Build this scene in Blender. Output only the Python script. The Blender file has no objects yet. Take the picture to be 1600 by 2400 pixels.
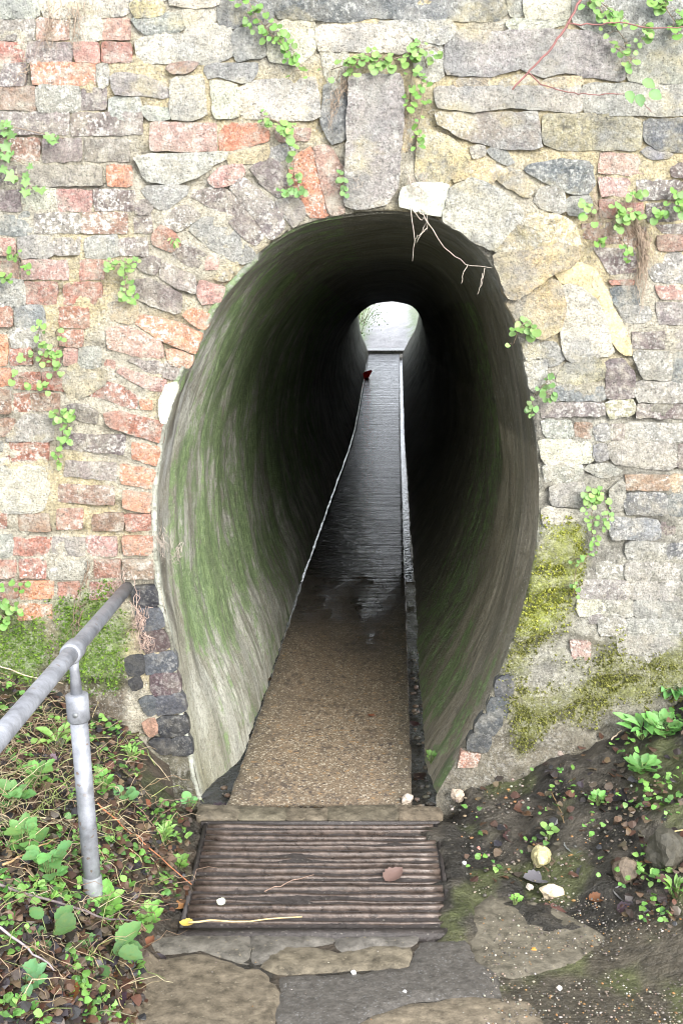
import bpy, bmesh, math, random
import numpy as np
from mathutils import Vector, noise, Matrix
from mathutils.geometry import delaunay_2d_cdt
random.seed(7)
R = math.radians
scene = bpy.context.scene
COL = scene.collection
# ------------------------------------------------------------------ camera
F = 2800.0; CX, CY = 800.0, 1200.0
PITCH = R(12.4); CAM = Vector((0, -4.14, 1.99))
cd = bpy.data.cameras.new('camera'); cam = bpy.data.objects.new('camera', cd); COL.objects.link(cam)
cd.sensor_fit = 'VERTICAL'; cd.sensor_height = 24; cd.lens = 24*F/2400
cd.clip_start = 0.05; cd.clip_end = 500
cam.location = CAM; cam.rotation_euler = (R(90)-PITCH, 0, 0); scene.camera = cam
# ------------------------------------------------------------------ sky and sun (overcast)
SUN_EL, SUN_AZ = R(27), R(151)      # azimuth measured clockwise from +Y
w = bpy.data.worlds.new('World'); scene.world = w; w.use_nodes = True
nt = w.node_tree; bg = nt.nodes['Background']
sky = nt.nodes.new('ShaderNodeTexSky'); sky.sky_type = 'NISHITA'; sky.sun_disc = False
sky.sun_elevation = SUN_EL; sky.sun_rotation = SUN_AZ
sky.air_density = 1.0; sky.dust_density = 4.0; sky.ozone_density = 1.0
hs = nt.nodes.new('ShaderNodeHueSaturation'); hs.inputs['Saturation'].default_value = 0.32
cl = nt.nodes.new('ShaderNodeMix'); cl.data_type = 'RGBA'; cl.inputs[0].default_value = .7; cl.inputs[7].default_value = (5.4, 5.7, 6.25, 1)   # even cloud cover
nt.links.new(sky.outputs[0], hs.inputs['Color']); nt.links.new(hs.outputs[0], cl.inputs[6]); nt.links.new(cl.outputs[2], bg.inputs[0])
bg.inputs[1].default_value = 0.15
sd = bpy.data.lights.new('sun', 'SUN'); sd.energy = 1.5; sd.angle = R(35); sd.color = (1, .975, .94)
sun = bpy.data.objects.new('sun', sd); COL.objects.link(sun)
sdir = Vector((math.sin(SUN_AZ)*math.cos(SUN_EL), math.cos(SUN_AZ)*math.cos(SUN_EL), math.sin(SUN_EL)))
sun.rotation_euler = sdir.to_track_quat('Z', 'Y').to_euler(); sun.location = (0, -6, 6)
vs = scene.view_settings
vs.view_transform = 'Standard'; vs.look = 'None'; vs.gamma = 1; vs.use_curve_mapping = False
vs.exposure = 1.85
scene.cycles.max_bounces = 8; scene.cycles.filter_width = 1.1  # crisp pixels

# ------------------------------------------------------------------ helpers
FW = Vector((0, math.cos(PITCH), -math.sin(PITCH))); UP = Vector((0, math.sin(PITCH), math.cos(PITCH)))
def ray(px, py): return Vector(((px-CX)/F, 0, 0)) + UP*((CY-py)/F) + FW
def onwall(px, py, y=0.0):
    d = ray(px, py); t = (y-CAM.y)/d.y; return CAM + d*t
def topx(p):
    v = Vector(p)-CAM; z = v.dot(FW); return CX+F*v.x/z, CY-F*v.dot(UP)/z
def smooth(a, b, x):
    t = min(1, max(0, (x-a)/(b-a))); return t*t*(3-2*t)
def nz(x, y, z=0.0): return noise.noise(Vector((x, y, z)))
def fbm(x, y, z=0.0, o=3): return noise.fractal(Vector((x, y, z)), 1.0, 2.0, o)
def lerp(a, b, t): return tuple(a[i]+(b[i]-a[i])*t for i in range(3))
def jit(c, s=.12):
    k = 1+random.uniform(-s, s); return tuple(min(.9, max(.01, v*k*(1+random.uniform(-s, s)*.4))) for v in c)

def mk(name, V, Fc, mat, parent=None, smooth_=True, cols=None, loc=None):
    me = bpy.data.meshes.new(name)
    me.from_pydata([tuple(v) for v in V], [], Fc)
    if cols is not None:
        a = me.color_attributes.new('Col', 'FLOAT_COLOR', 'POINT')
        buf = np.ones((len(V), 4), dtype=np.float32); buf[:, :3] = np.array(cols, dtype=np.float32)[:, :3]
        a.data.foreach_set('color', buf.ravel())
    if smooth_: me.polygons.foreach_set('use_smooth', [True]*len(me.polygons))
    me.update()
    if mat: me.materials.append(mat)
    o = bpy.data.objects.new(name, me); COL.objects.link(o)
    if parent: o.parent = parent
    if loc is not None: o.location = loc
    return o
def empty(name, loc=(0, 0, 0)):
    o = bpy.data.objects.new(name, None); COL.objects.link(o); o.location = loc; o.empty_display_size = .05
    return o
def tag(o, label=None, cat=None, group=None, kind=None):
    if label: o['label'] = label
    if cat: o['category'] = cat
    if group: o['group'] = group
    if kind: o['kind'] = kind
    return o
class MB:
    def __init__(s): s.V = []; s.F = []; s.C = []
    def add(s, V, Fc, col=None):
        b = len(s.V); s.V += [tuple(v) for v in V]; s.F += [tuple(i+b for i in f) for f in Fc]
        s.C += [col or (1, 1, 1)]*len(V)
    def build(s, name, mat, parent=None, smooth_=True): return mk(name, s.V, s.F, mat, parent, smooth_, s.C)
def tube(pts, rad, n=6, caps=True):
    pts = [Vector(p) for p in pts]; V = []; Fc = []
    if not hasattr(rad, '__len__'): rad = [rad]*len(pts)
    ref = Vector((.31, .17, .93))
    for i, p in enumerate(pts):
        t = (pts[min(i+1, len(pts)-1)]-pts[max(i-1, 0)]).normalized()
        a = t.cross(ref)
        if a.length < 1e-4: a = t.cross(Vector((1, 0, 0)))
        a.normalize(); b = t.cross(a)
        for k in range(n):
            th = 2*math.pi*k/n; V.append(p+(a*math.cos(th)+b*math.sin(th))*rad[i])
    for i in range(len(pts)-1):
        for k in range(n):
            k2 = (k+1) % n; Fc.append((i*n+k, i*n+k2, (i+1)*n+k2, (i+1)*n+k))
    if caps:
        Fc.append(tuple(range(n-1, -1, -1))); Fc.append(tuple(range((len(pts)-1)*n, len(pts)*n)))
    return V, Fc
def wob(a, b, n, amp, seed=0, sag=0):
    a = Vector(a); b = Vector(b); out = []
    for i in range(n+1):
        t = i/n; p = a.lerp(b, t); e = math.sin(math.pi*t)**.5
        p += Vector((nz(t*4+seed, 1.3, seed), nz(t*4+seed, 7.1, seed), nz(t*4, 3.7, seed)))*amp*e
        p.z -= sag*math.sin(math.pi*t); out.append(p)
    return out

# ------------------------------------------------------------------ materials
class NT:
    def __init__(s, name):
        s.m = bpy.data.materials.new(name); s.m.use_nodes = True; s.t = s.m.node_tree
        s.b = s.t.nodes['Principled BSDF']; s.pos = s.n('ShaderNodeNewGeometry').outputs['Position']
    def n(s, ty, **kw):
        x = s.t.nodes.new(ty)
        for k, v in kw.items(): setattr(x, k, v)
        return x
    def l(s, a, b): s.t.links.new(a, b)
    def set(s, sock, v):
        if hasattr(v, 'links') or hasattr(v, 'is_linked'): s.l(v, sock)
        else: sock.default_value = v
    def scale(s, vec, sc):
        m = s.n('ShaderNodeMapping'); m.inputs['Scale'].default_value = sc; s.l(vec, m.inputs[0]); return m.outputs[0]
    def noise(s, scale, detail=4, rough=.6, vec=None, dist=0):
        x = s.n('ShaderNodeTexNoise'); x.inputs['Scale'].default_value = scale; x.inputs['Detail'].default_value = detail
        x.inputs['Roughness'].default_value = rough; x.inputs['Distortion'].default_value = dist
        s.l(vec or s.pos, x.inputs['Vector']); return x.outputs[0]
    def voro(s, scale, vec=None, feature='F1', out='Distance'):
        x = s.n('ShaderNodeTexVoronoi'); x.feature = feature; x.inputs['Scale'].default_value = scale
        s.l(vec or s.pos, x.inputs['Vector']); return x.outputs[out]
    def ramp(s, v, a, b, lo=0.0, hi=1.0):
        x = s.n('ShaderNodeMapRange'); x.clamp = True
        s.l(v, x.inputs[0]); x.inputs[1].default_value = a; x.inputs[2].default_value = b
        x.inputs[3].default_value = lo; x.inputs[4].default_value = hi; return x.outputs[0]
    def math(s, op, a, b=0.0):
        x = s.n('ShaderNodeMath', operation=op); s.set(x.inputs[0], a); s.set(x.inputs[1], b); return x.outputs[0]
    def mix(s, fac, a, b, mode='MIX'):
        x = s.n('ShaderNodeMix', data_type='RGBA', blend_type=mode)
        s.set(x.inputs[0], fac)
        for i, v in ((6, a), (7, b)):
            if isinstance(v, tuple): x.inputs[i].default_value = (*v, 1)
            else: s.l(v, x.inputs[i])
        return x.outputs[2]
    def bump(s, h, strength, dist, normal=None):
        x = s.n('ShaderNodeBump'); x.inputs['Strength'].default_value = strength; x.inputs['Distance'].default_value = dist
        s.l(h, x.inputs['Height'])
        if normal: s.l(normal, x.inputs['Normal'])
        return x.outputs[0]
    def col(s, v): s.l(v, s.b.inputs['Base Color'])
    def rough(s, v): s.set(s.b.inputs['Roughness'], v)
    def attr(s, name='Col'): x = s.n('ShaderNodeAttribute', attribute_name=name); return x.outputs[0]
    def objcol(s): return s.n('ShaderNodeObjectInfo').outputs['Color']
    def rnd(s): return s.n('ShaderNodeObjectInfo').outputs['Random']

def masonry(name, src, lichen, dark, smear=0.0, bstr=.7, rough=.9, lichen_col=(.72, .70, .64)):
    m = NT(name); base = m.objcol() if src == 'obj' else m.attr()
    v = m.ramp(m.noise(26, 5, .65), .3, .72, .62, 1.32)
    v = m.math('MULTIPLY', v, m.ramp(m.noise(115, 4, .7), .32, .68, .6, 1.4))
    x = m.n('ShaderNodeCombineColor')
    for i in range(3): m.l(v, x.inputs[i])
    c = m.mix(1.0, base, x.outputs[0], 'MULTIPLY')
    # hue drift
    c = m.mix(m.ramp(m.noise(9, 3), .45, .75, 0, .35 if rough > .6 else .08), c, (.40, .36, .26))
    if src == 'obj' and name == 'lichen_stone':
        c = m.mix(m.ramp(m.noise(4.5, 5, .65), .47, .60, 0, .62), c, (.185, .195, .205))
        c = m.mix(m.ramp(m.noise(3.1, 5, .65, m.scale(m.pos, (1.3, 1, 1.7))), .54, .66, 0, .6), c, (.50, .43, .24))
    if dark:
        d = m.math('MULTIPLY', m.ramp(m.noise(38, 6, .75), .52, .66), m.ramp(m.noise(5.5, 3), .36, .62))
        c = m.mix(m.math('MULTIPLY', d, dark), c, (.055, .056, .062))
    if smear:
        c = m.mix(m.math('MULTIPLY', m.ramp(m.noise(17, 5, .7), .5, .64), smear), c, (.47, .43, .34))
    if name not in ('engineering_brick', 'cement_patch'):
        ws_ = m.math('MULTIPLY', m.ramp(m.noise(4.2, 5, .7, None, .5), .42, .64, .04, .50 if name != 'lime_mortar' else .25), m.ramp(m.noise(30, 5, .75), .36, .60, .3, 1.0))
        c = m.mix(ws_, c, m.mix(m.ramp(m.noise(2.1, 4), .42, .6), (.44, .435, .40), (.47, .44, .35)))
    if lichen:
        sp = m.ramp(m.noise(80, 3, .6), .54, .64); sp2 = m.ramp(m.noise(36, 5, .72), .53, .64)
        reg = m.ramp(m.noise(6, 3), .34, .6, .15, 1.0)
        lm = m.math('MULTIPLY', m.math('MAXIMUM', sp, sp2), m.math('MULTIPLY', reg, lichen))
        if src == 'obj': lm = m.math('MULTIPLY', lm, m.ramp(m.rnd(), 0, 1, .25, 1.1))
        c = m.mix(lm, c, lichen_col)
    pk = m.ramp(m.noise(130, 4, .75), .36, .44)       # fine pits
    c = m.mix(pk, m.mix(.7, c, (.05, .048, .042)), c)
    m.col(c); m.rough(rough)
    m.b.inputs['Specular IOR Level'].default_value = .3
    h = m.math('ADD', m.math('MULTIPLY', m.noise(45, 6, .7), 1.0), m.math('MULTIPLY', m.noise(170, 4, .7), .55))
    nb = m.bump(m.noise(22, 6, .72, None, .6), bstr*.8, .02)
    m.l(m.bump(h, bstr, .018, nb), m.b.inputs['Normal'])
    return m.m
M = {}
M['brick'] = masonry('old_brick', 'obj', 1.0, .6, .6, .9)
M['stone'] = masonry('lichen_stone', 'obj', .7, .8, .2, .9, lichen_col=(.66, .66, .6))
M['cement'] = masonry('cement_patch', 'obj', .12, .1, 0, .25, .85)
M['blackbrick'] = masonry('engineering_brick', 'obj', .18, 0, .12, .35, .55)
M['mortar'] = masonry('lime_mortar', 'attr', .35, .45, 0, 1.0)

def mat_lining():
    m = NT('tunnel_render'); base = m.attr(); uv = m.attr('suv'); ms = m.n('ShaderNodeSeparateColor'); m.l(m.attr('moss'), ms.inputs[0])
    st = m.noise(1.0, 7, .7, m.scale(uv, (1.6, 13, 1)), .9)
    st2 = m.noise(1.0, 6, .75, m.scale(uv, (10, 45, 1)), .8)
    gr = m.noise(75, 5, .75)
    v = m.ramp(m.math('ADD', m.math('MULTIPLY', st, .45), m.math('ADD', m.math('MULTIPLY', st2, .3), m.math('MULTIPLY', gr, .25))), .38, .62, .62, 1.45)
    x = m.n('ShaderNodeCombineColor')
    for i in range(3): m.l(v, x.inputs[i])
    c = m.mix(1.0, base, x.outputs[0], 'MULTIPLY')
    c = m.mix(m.ramp(m.noise(6, 5, .7), .5, .68, 0, .5), c, (.36, .34, .27))
    c = m.mix(m.ramp(m.noise(1.0, 6, .7, m.scale(uv, (3.0, 8, 1)), 1.2), .46, .60, 0, .62), c, (.17, .155, .10))
    c = m.mix(m.ramp(m.noise(48, 5, .75), .54, .62, 0, .5), c, (.10, .095, .07))
    mn = m.math('ADD', ms.outputs[0], m.math('ADD', m.math('MULTIPLY', m.math('SUBTRACT', m.noise(14, 6, .75), .5), 2.2), m.math('MULTIPLY', m.math('SUBTRACT', st, .5), 1.6)))
    gcol = m.mix(m.ramp(m.noise(28, 4, .7), .35, .65), (.09, .17, .05), (.27, .38, .16))
    c = m.mix(m.ramp(mn, .42, .72, 0, .85), c, gcol)
    sp = m.math('MULTIPLY', m.ramp(m.noise(95, 3, .7), .60, .67), m.ramp(m.noise(4, 3), .38, .58, .1, .9))
    c = m.mix(sp, c, (.5, .5, .43))
    dk = m.math('MULTIPLY', m.ramp(m.noise(1.0, 6, .72, m.scale(uv, (2.6, 11, 1)), .8), .57, .68), .5)
    c = m.mix(dk, c, (.06, .057, .048))
    rg = m.noise(1.0, 3, .6, m.scale(uv, (.35, 7, 1)), 1.5)
    c = m.mix(m.ramp(rg, .5, .58, 0, .35), c, (.09, .09, .07))
    m.col(c); m.rough(m.ramp(st2, .35, .7, .40, .8))
    m.b.inputs['Specular IOR Level'].default_value = .35
    h = m.math('ADD', m.math('MULTIPLY', st2, .6), m.math('ADD', m.math('MULTIPLY', st, .8), m.math('MULTIPLY', gr, 1.0)))
    m.l(m.bump(h, .9, .022), m.b.inputs['Normal'])
    return m.m
M['lining'] = mat_lining()

def mat_path():
    m = NT('aggregate_concrete'); base = m.attr(); wet = m.n('ShaderNodeSeparateColor'); m.l(m.attr('wet'), wet.inputs[0]); W = wet.outputs[0]
    vc = m.voro(150, out='Color'); sc = m.n('ShaderNodeSeparateColor'); m.l(vc, sc.inputs[0])
    sc2 = m.n('ShaderNodeSeparateColor'); m.l(m.voro(75, out='Color'), sc2.inputs[0])
    v = m.ramp(sc.outputs[0], 0, 1, .62, 1.35)
    x = m.n('ShaderNodeCombineColor')
    for i in range(3): m.l(v, x.inputs[i])
    c = m.mix(1.0, base, x.outputs[0], 'MULTIPLY')
    c = m.mix(m.ramp(sc.outputs[1], .84, .9, 0, .8), c, (.5, .44, .34))
    c = m.mix(m.ramp(sc2.outputs[0], .965, .975, 0, .6), c, (.36, .22, .10))
    c = m.mix(m.ramp(sc2.outputs[2], .93, .95, 0, .8), c, (.07, .055, .05))
    dk = m.math('MULTIPLY', m.ramp(m.noise(22, 6, .78, m.scale(m.pos, (1, .55, 1))), .5, .60), m.ramp(m.noise(3.5, 4), .38, .6, .12, .85))
    c = m.mix(dk, c, (.085, .065, .05))
    c = m.mix(m.math('MULTIPLY', W, .82), c, (.035, .036, .042))
    m.col(c)
    wn = m.math('MULTIPLY', W, m.ramp(m.noise(8, 4), .3, .7, .75, 1.0))
    m.rough(m.ramp(wn, 0, .85, .72, .11))
    m.b.inputs['Specular IOR Level'].default_value = .5
    rib = m.noise(1, 4, .6, m.scale(m.pos, (1.5, 11, 1)), .7)
    nb = m.bump(m.math('MULTIPLY', m.math('ADD', rib, m.math('MULTIPLY', m.noise(30, 3, .6), .25)), m.ramp(W, .45, .9)), 1.0, .032)
    h = m.math('MULTIPLY', m.math('ADD', m.math('MULTIPLY', m.noise(55, 5, .7), .6), m.math('MULTIPLY', sc.outputs[0], .25)), m.ramp(W, 0, .8, 1.0, .05))
    m.l(m.bump(h, .6, .012, nb), m.b.inputs['Normal'])
    return m.m
M['path'] = mat_path()

def mat_simple(name, col=None, rough=.8, nscale=30, lo=.6, hi=1.35, bstr=.5, bdist=.006, src=None, spec=.4, metal=0, speck=None):
    m = NT(name)
    base = m.attr() if src == 'attr' else m.objcol() if src == 'obj' else None
    v = m.ramp(m.noise(nscale, 5, .7), .3, .7, lo, hi)
    x = m.n('ShaderNodeCombineColor')
    for i in range(3): m.l(v, x.inputs[i])
    c = m.mix(1.0, base if base else col, x.outputs[0], 'MULTIPLY')
    if speck:
        sc = m.n('ShaderNodeSeparateColor'); m.l(m.voro(speck[0], out='Color'), sc.inputs[0])
        c = m.mix(m.ramp(sc.outputs[0], 1-speck[1], 1-speck[1]+.02, 0, .8), c, speck[2])
    m.col(c); m.rough(m.ramp(m.noise(nscale*.5, 3), .3, .7, rough-.12, min(1, rough+.1)))
    m.b.inputs['Specular IOR Level'].default_value = spec; m.b.inputs['Metallic'].default_value = metal
    m.l(m.bump(m.noise(nscale*2, 5, .7), bstr, bdist), m.b.inputs['Normal'])
    return m.m
M['soil'] = mat_simple('wet_soil', rough=.42, nscale=26, bstr=1.0, bdist=.022, lo=.4, hi=1.5, src='attr', speck=(140, .03, (.13, .115, .09)))
M['slab'] = mat_simple('worn_concrete', rough=.6, nscale=24, bstr=.6, bdist=.008, src='obj', lo=.4, hi=1.6, speck=(170, .03, (.2, .17, .12)))
M['tarmac'] = mat_simple('old_tarmac', rough=.5, nscale=45, bstr=.8, bdist=.005, src='obj', speck=(260, .05, (.16, .155, .15)))
M['bed'] = mat_simple('gutter_bed', (.05, .045, .035), rough=.28, nscale=25, bstr=.8, bdist=.02)
M['iron'] = mat_simple('rusty_wet_iron', (.070, .052, .042), lo=.35, hi=1.8, rough=.34, nscale=40, bstr=.5, bdist=.003, spec=.6, metal=.25)
M['silt'] = mat_simple('grate_silt', (.05, .043, .040), rough=.42, nscale=50, bstr=.8, bdist=.006, speck=(170, .04, (.15, .135, .12)))
M['galv'] = mat_simple('galvanised_steel', (.25, .26, .285), rough=.5, nscale=16, lo=.55, hi=1.35, bstr=.15, bdist=.002, metal=.35, spec=.5, speck=(120, .02, (.16, .10, .06)))
M['galvdull'] = mat_simple('dull_galvanised_steel', (.22, .23, .235), rough=.6, nscale=20, bstr=.15, bdist=.002, metal=.3)
M['pebble'] = mat_simple('pebble', rough=.45, nscale=60, bstr=.4, bdist=.003, src='attr')
M['rock'] = mat_simple('loose_stone', rough=.6, nscale=50, bstr=.8, bdist=.006, src='obj')
M['twig'] = mat_simple('dry_stem', rough=.7, nscale=60, bstr=.4, bdist=.002, src='obj')
M['litter'] = mat_simple('litter_plastic', (.65, .03, .03), rough=.3, nscale=10, bstr=.05)
M['moss'] = mat_simple('moss', rough=.9, nscale=30, bstr=.2, src='attr', spec=.2)

def mat_leaf(name, src, tr=.25, rough=.45):
    m = NT(name); base = m.objcol() if src == 'obj' else m.attr()
    r = m.rnd(); v = m.ramp(r, 0, 1, .72, 1.3)
    x = m.n('ShaderNodeCombineColor')
    for i in range(3): m.l(v, x.inputs[i])
    c = m.mix(1.0, base, x.outputs[0], 'MULTIPLY')
    c = m.mix(m.ramp(m.noise(70, 3), .45, .7, 0, .4), c, (.16, .2, .05)) if src == 'obj' and name == 'leaf' else c
    m.col(c); m.rough(rough); m.b.inputs['Specular IOR Level'].default_value = .4
    out = m.t.nodes['Material Output']
    if tr:
        t = m.n('ShaderNodeBsdfTranslucent'); m.l(c, t.inputs[0])
        ms = m.n('ShaderNodeMixShader'); ms.inputs[0].default_value = tr
        m.l(m.b.outputs[0], ms.inputs[1]); m.l(t.outputs[0], ms.inputs[2]); m.l(ms.outputs[0], out.inputs[0])
    m.l(m.bump(m.noise(120, 3), .25, .003), m.b.inputs['Normal'])
    return m.m
M['leaf'] = mat_leaf('leaf', 'obj'); M['leafs'] = mat_leaf('leaf_mass', 'attr')
M['dead'] = mat_leaf('dead_leaf', 'obj', .08, .38); M['deads'] = mat_leaf('dead_leaf_mass', 'attr', .05, .45)

# ------------------------------------------------------------------ profile functions of the place
FLOOR = [(-1, 0), (0, -.02), (1.3, -.10), (3.8, -.18), (8, -.40), (11.5, -.60), (13.5, -.65), (15.5, -.60), (19, -.42), (22.4, -.25)]
def floorz(y):
    for (a, za), (b, zb) in zip(FLOOR, FLOOR[1:]):
        if y <= b:
            t = max(0, (y-a)/(b-a)); return za+(zb-za)*t
    return FLOOR[-1][1]
def axx(y): return .0455*y
def ground(x, y):
    z = -.02 + (.06*(-.95-y) if y < -.95 else 0)
    s = -.53-x
    if s > 0: z += .62*(1-math.exp(-s/.47))
    r = x-.38-.42*max(0, -y-.05)
    if r > 0: z += .30*r + .16*r*r if r < 1.2 else .59+.3*(r-1.2)
    return z
def onground(px, py):
    d = ray(px, py); t = 1.5
    for _ in range(600):
        p = CAM+d*t
        if p.z <= ground(p.x, p.y): break
        t += .01
    return CAM+d*t

# ------------------------------------------------------------------ tracing tables (photo pixels on the wall plane)
K = dict(red=(.35, .145, .10), orange=(.52, .23, .13), pink=(.44, .26, .215), purple=(.165, .130, .125), pgrey=(.25, .215, .195),
         grey=(.31, .30, .265), blue=(.19, .20, .205), pale=(.50, .48, .385), cream=(.53, .50, .41), yellow=(.52, .42, .22),
         black=(.022, .023, .028), dpurple=(.06, .04, .044), white=(.47, .455, .40), brown=(.27, .165, .115), tan=(.50, .39, .24), olive=(.36, .34, .21), slate=(.12, .13, .14), eslate=(.055, .06, .066))
ARCH_PX = [(470, 1862), (455, 1806), (446, 1755), (437, 1710), (424, 1640), (413, 1560), (400, 1485), (383, 1415), (371, 1350), (364, 1275), (362, 1170), (371, 1080),
  (384, 1000), (402, 918), (432, 845), (463, 776), (494, 724), (530, 673), (571, 622), (622, 578), (673, 540), (735, 515), (806, 503), (867, 494), (920, 492),
  (970, 497), (1030, 512), (1082, 543), (1125, 580), (1156, 625), (1186, 694), (1206, 755), (1226, 837), (1241, 918), (1254, 1010), (1261, 1080),
  (1265, 1153), (1261, 1245), (1247, 1337), (1225, 1428), (1190, 1530), (1153, 1622), (1112, 1714), (1077, 1776), (1042, 1830), (1022, 1868)]
ARCH = [(onwall(*p).x, onwall(*p).z) for p in ARCH_PX]
def resample(pts, n):
    P = np.array(pts, float); d = np.r_[0, np.cumsum(np.hypot(*np.diff(P, axis=0).T))]
    s = np.linspace(0, d[-1], n); return np.c_[np.interp(s, d, P[:, 0]), np.interp(s, d, P[:, 1])], s
SEC, SECS = resample(ARCH, 150)
for _ in range(3): SEC[1:-1] = (SEC[:-2]+2*SEC[1:-1]+SEC[2:])/4
def inpoly(P, x, y):
    P = np.asarray(P); x0, y0 = P[:, 0], P[:, 1]; x1, y1 = np.roll(x0, -1), np.roll(y0, -1)
    X = np.asarray(x)[..., None]; Y = np.asarray(y)[..., None]
    c = ((y0 > Y) != (y1 > Y)) & (X < (x1-x0)*(Y-y0)/(y1-y0+1e-12)+x0)
    return c.sum(-1) % 2 == 1
def pdist(P, x, y):
    P = np.asarray(P, float); a = P; b = np.roll(P, -1, axis=0); ab = b-a
    X = np.stack([np.asarray(x), np.asarray(y)], -1)[..., None, :]
    t = np.clip(((X-a)*ab).sum(-1)/((ab**2).sum(-1)+1e-12), 0, 1)
    return np.sqrt((((a+t[..., None]*ab)-X)**2).sum(-1).min(-1))
PC = []   # wall pieces: (name, colour key, polygon px, proud)
def S(c, *p, n='stone', pr=.012): PC.append((n, c, list(p), pr))
def row(y0, y1, items, sl=0):
    for x0, x1, c in items:
        j = lambda: random.uniform(-2.5, 2.5)
        PC.append(('brick', c, [(x0+j(), y0+sl*x0+j()), (x1+j(), y0+sl*x1+j()), (x1+j(), y1+sl*x1+j()), (x0+j(), y1+sl*x0+j())], random.uniform(.003, .013)))
def _pr(p): return .5*p+.0005
row(43, 95, [(-60, 83, 'pgrey'), (88, 163, 'pink'), (168, 234, 'pale'), (238, 306, 'pink')])
row(98, 147, [(-40, 60, 'red'), (65, 170, 'pgrey'), (175, 234, 'pink'), (237, 308, 'red')])
row(149, 201, [(-60, 60, 'purple'), (75, 226, 'orange'), (232, 252, 'grey')])
row(205, 259, [(-20, 86, 'brown'), (90, 185, 'grey'), (189, 250, 'purple')])
row(264, 317, [(-40, 165, 'pgrey'), (169, 336, 'purple')])
row(325, 379, [(-10, 95, 'brown'), (98, 195, 'pgrey'), (199, 304, 'pgrey')])
row(388, 435, [(-60, 40, 'purple'), (45, 240, 'pgrey'), (250, 311, 'orange')])
row(444, 494, [(-60, 50, 'purple'), (55, 132, 'pale'), (136, 216, 'pink'), (219, 321, 'purple')])
row(500, 547, [(-60, 74, 'blue'), (79, 190, 'pgrey'), (193, 301, 'brown'), (315, 356, 'purple')])
row(557, 599, [(-60, 35, 'pink'), (45, 119, 'grey'), (123, 190, 'pgrey'), (203, 275, 'grey'), (282, 346, 'purple')])
row(610, 655, [(-60, 4, 'red'), (8, 43, 'brown'), (51, 161, 'pink'), (189, 245, 'red')])
row(661, 715, [(-60, 55, 'grey'), (59, 136, 'red'), (150, 240, 'red')])
row(720, 767, [(-60, 29, 'red'), (37, 101, 'blue'), (140, 211, 'red')])
row(772, 812, [(28, 90, 'grey'), (139, 195, 'red')])
S('orange', (-60, 783), (18, 784), (19, 857), (-60, 858), n='brick', pr=.012)
row(815, 858, [(25, 75, 'red'), (95, 140, 'red'), (148, 184, 'pink'), (188, 236, 'grey')])
row(862, 907, [(-60, 25, 'orange')]); row(871, 915, [(33, 96, 'red'), (99, 165, 'red')])
row(911, 970, [(-60, 27, 'brown')]); row(921, 963, [(31, 74, 'red'), (77, 141, 'brown')])
row(978, 1023, [(-60, 38, 'brown')])
S('olive', (166, 858), (205, 850), (250, 872), (245, 900), (205, 922), (166, 937), (150, 900), pr=.014)
S('grey', (45, 990), (60, 974), (123, 976), (123, 1030), (14, 1030))
row(1036, 1084, [(-60, 9, 'grey'), (13, 115, 'red')], -.03)
S('pale', (-80, 1092), (60, 1089), (112, 1095), (115, 1150), (100, 1195), (30, 1200), (-80, 1198), pr=.008)
S('dpurple', (158, 948), (200, 945), (233, 966), (228, 994), (200, 990), (158, 977), n='brick', pr=.014)
for c, p in [
  ('red', [(204, 925), (248, 890), (290, 905), (325, 930), (322, 958), (295, 955), (255, 938)]),
  ('red', [(243, 968), (280, 962), (330, 975), (388, 992), (382, 1041), (330, 1025), (270, 1005), (248, 995)]),
  ('orange', [(308, 1034), (378, 1050), (368, 1093), (309, 1075)]),
  ('purple', [(168, 1014), (296, 1022), (291, 1066), (140, 1050)]),
  ('pgrey', [(155, 1078), (275, 1086), (275, 1127), (150, 1115)]),
  ('orange', [(280, 1088), (369, 1101), (352, 1146), (285, 1135)]),
  ('brown', [(137, 1133), (270, 1140), (268, 1185), (137, 1176)]),
  ('orange', [(288, 1148), (357, 1155), (352, 1202), (288, 1192)]),
  ('red', [(239, 842), (272, 846), (270, 868), (245, 862)]),
  ('pink', [(272, 870), (290, 862), (392, 893), (385, 918), (355, 916), (310, 895)]),
  ('orange', [(328, 935), (358, 936), (357, 962), (330, 958)])]: S(c, *p, n='brick', pr=random.uniform(.005, .014))
S('cream', (375, 947), (392, 902), (418, 898), (398, 950), (386, 992), (379, 985), pr=.02, n='cement_patch')
row(1193, 1238, [(-60, 18, 'red'), (134, 196, 'red')]); row(1204, 1243, [(44, 118, 'brown'), (214, 290, 'brown'), (293, 356, 'red')])
row(1258, 1303, [(-60, 29, 'grey'), (32, 120, 'red'), (124, 200, 'pgrey'), (203, 276, 'pink'), (287, 364, 'orange')])
row(1311, 1355, [(-60, 40, 'red'), (43, 111, 'red'), (116, 205, 'grey'), (222, 283, 'red'), (289, 362, 'brown')])
row(1363, 1404, [(-60, 45, 'red'), (48, 126, 'orange'), (134, 188, 'red'), (211, 282, 'red')])
row(1415, 1453, [(44, 125, 'orange')])
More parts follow.
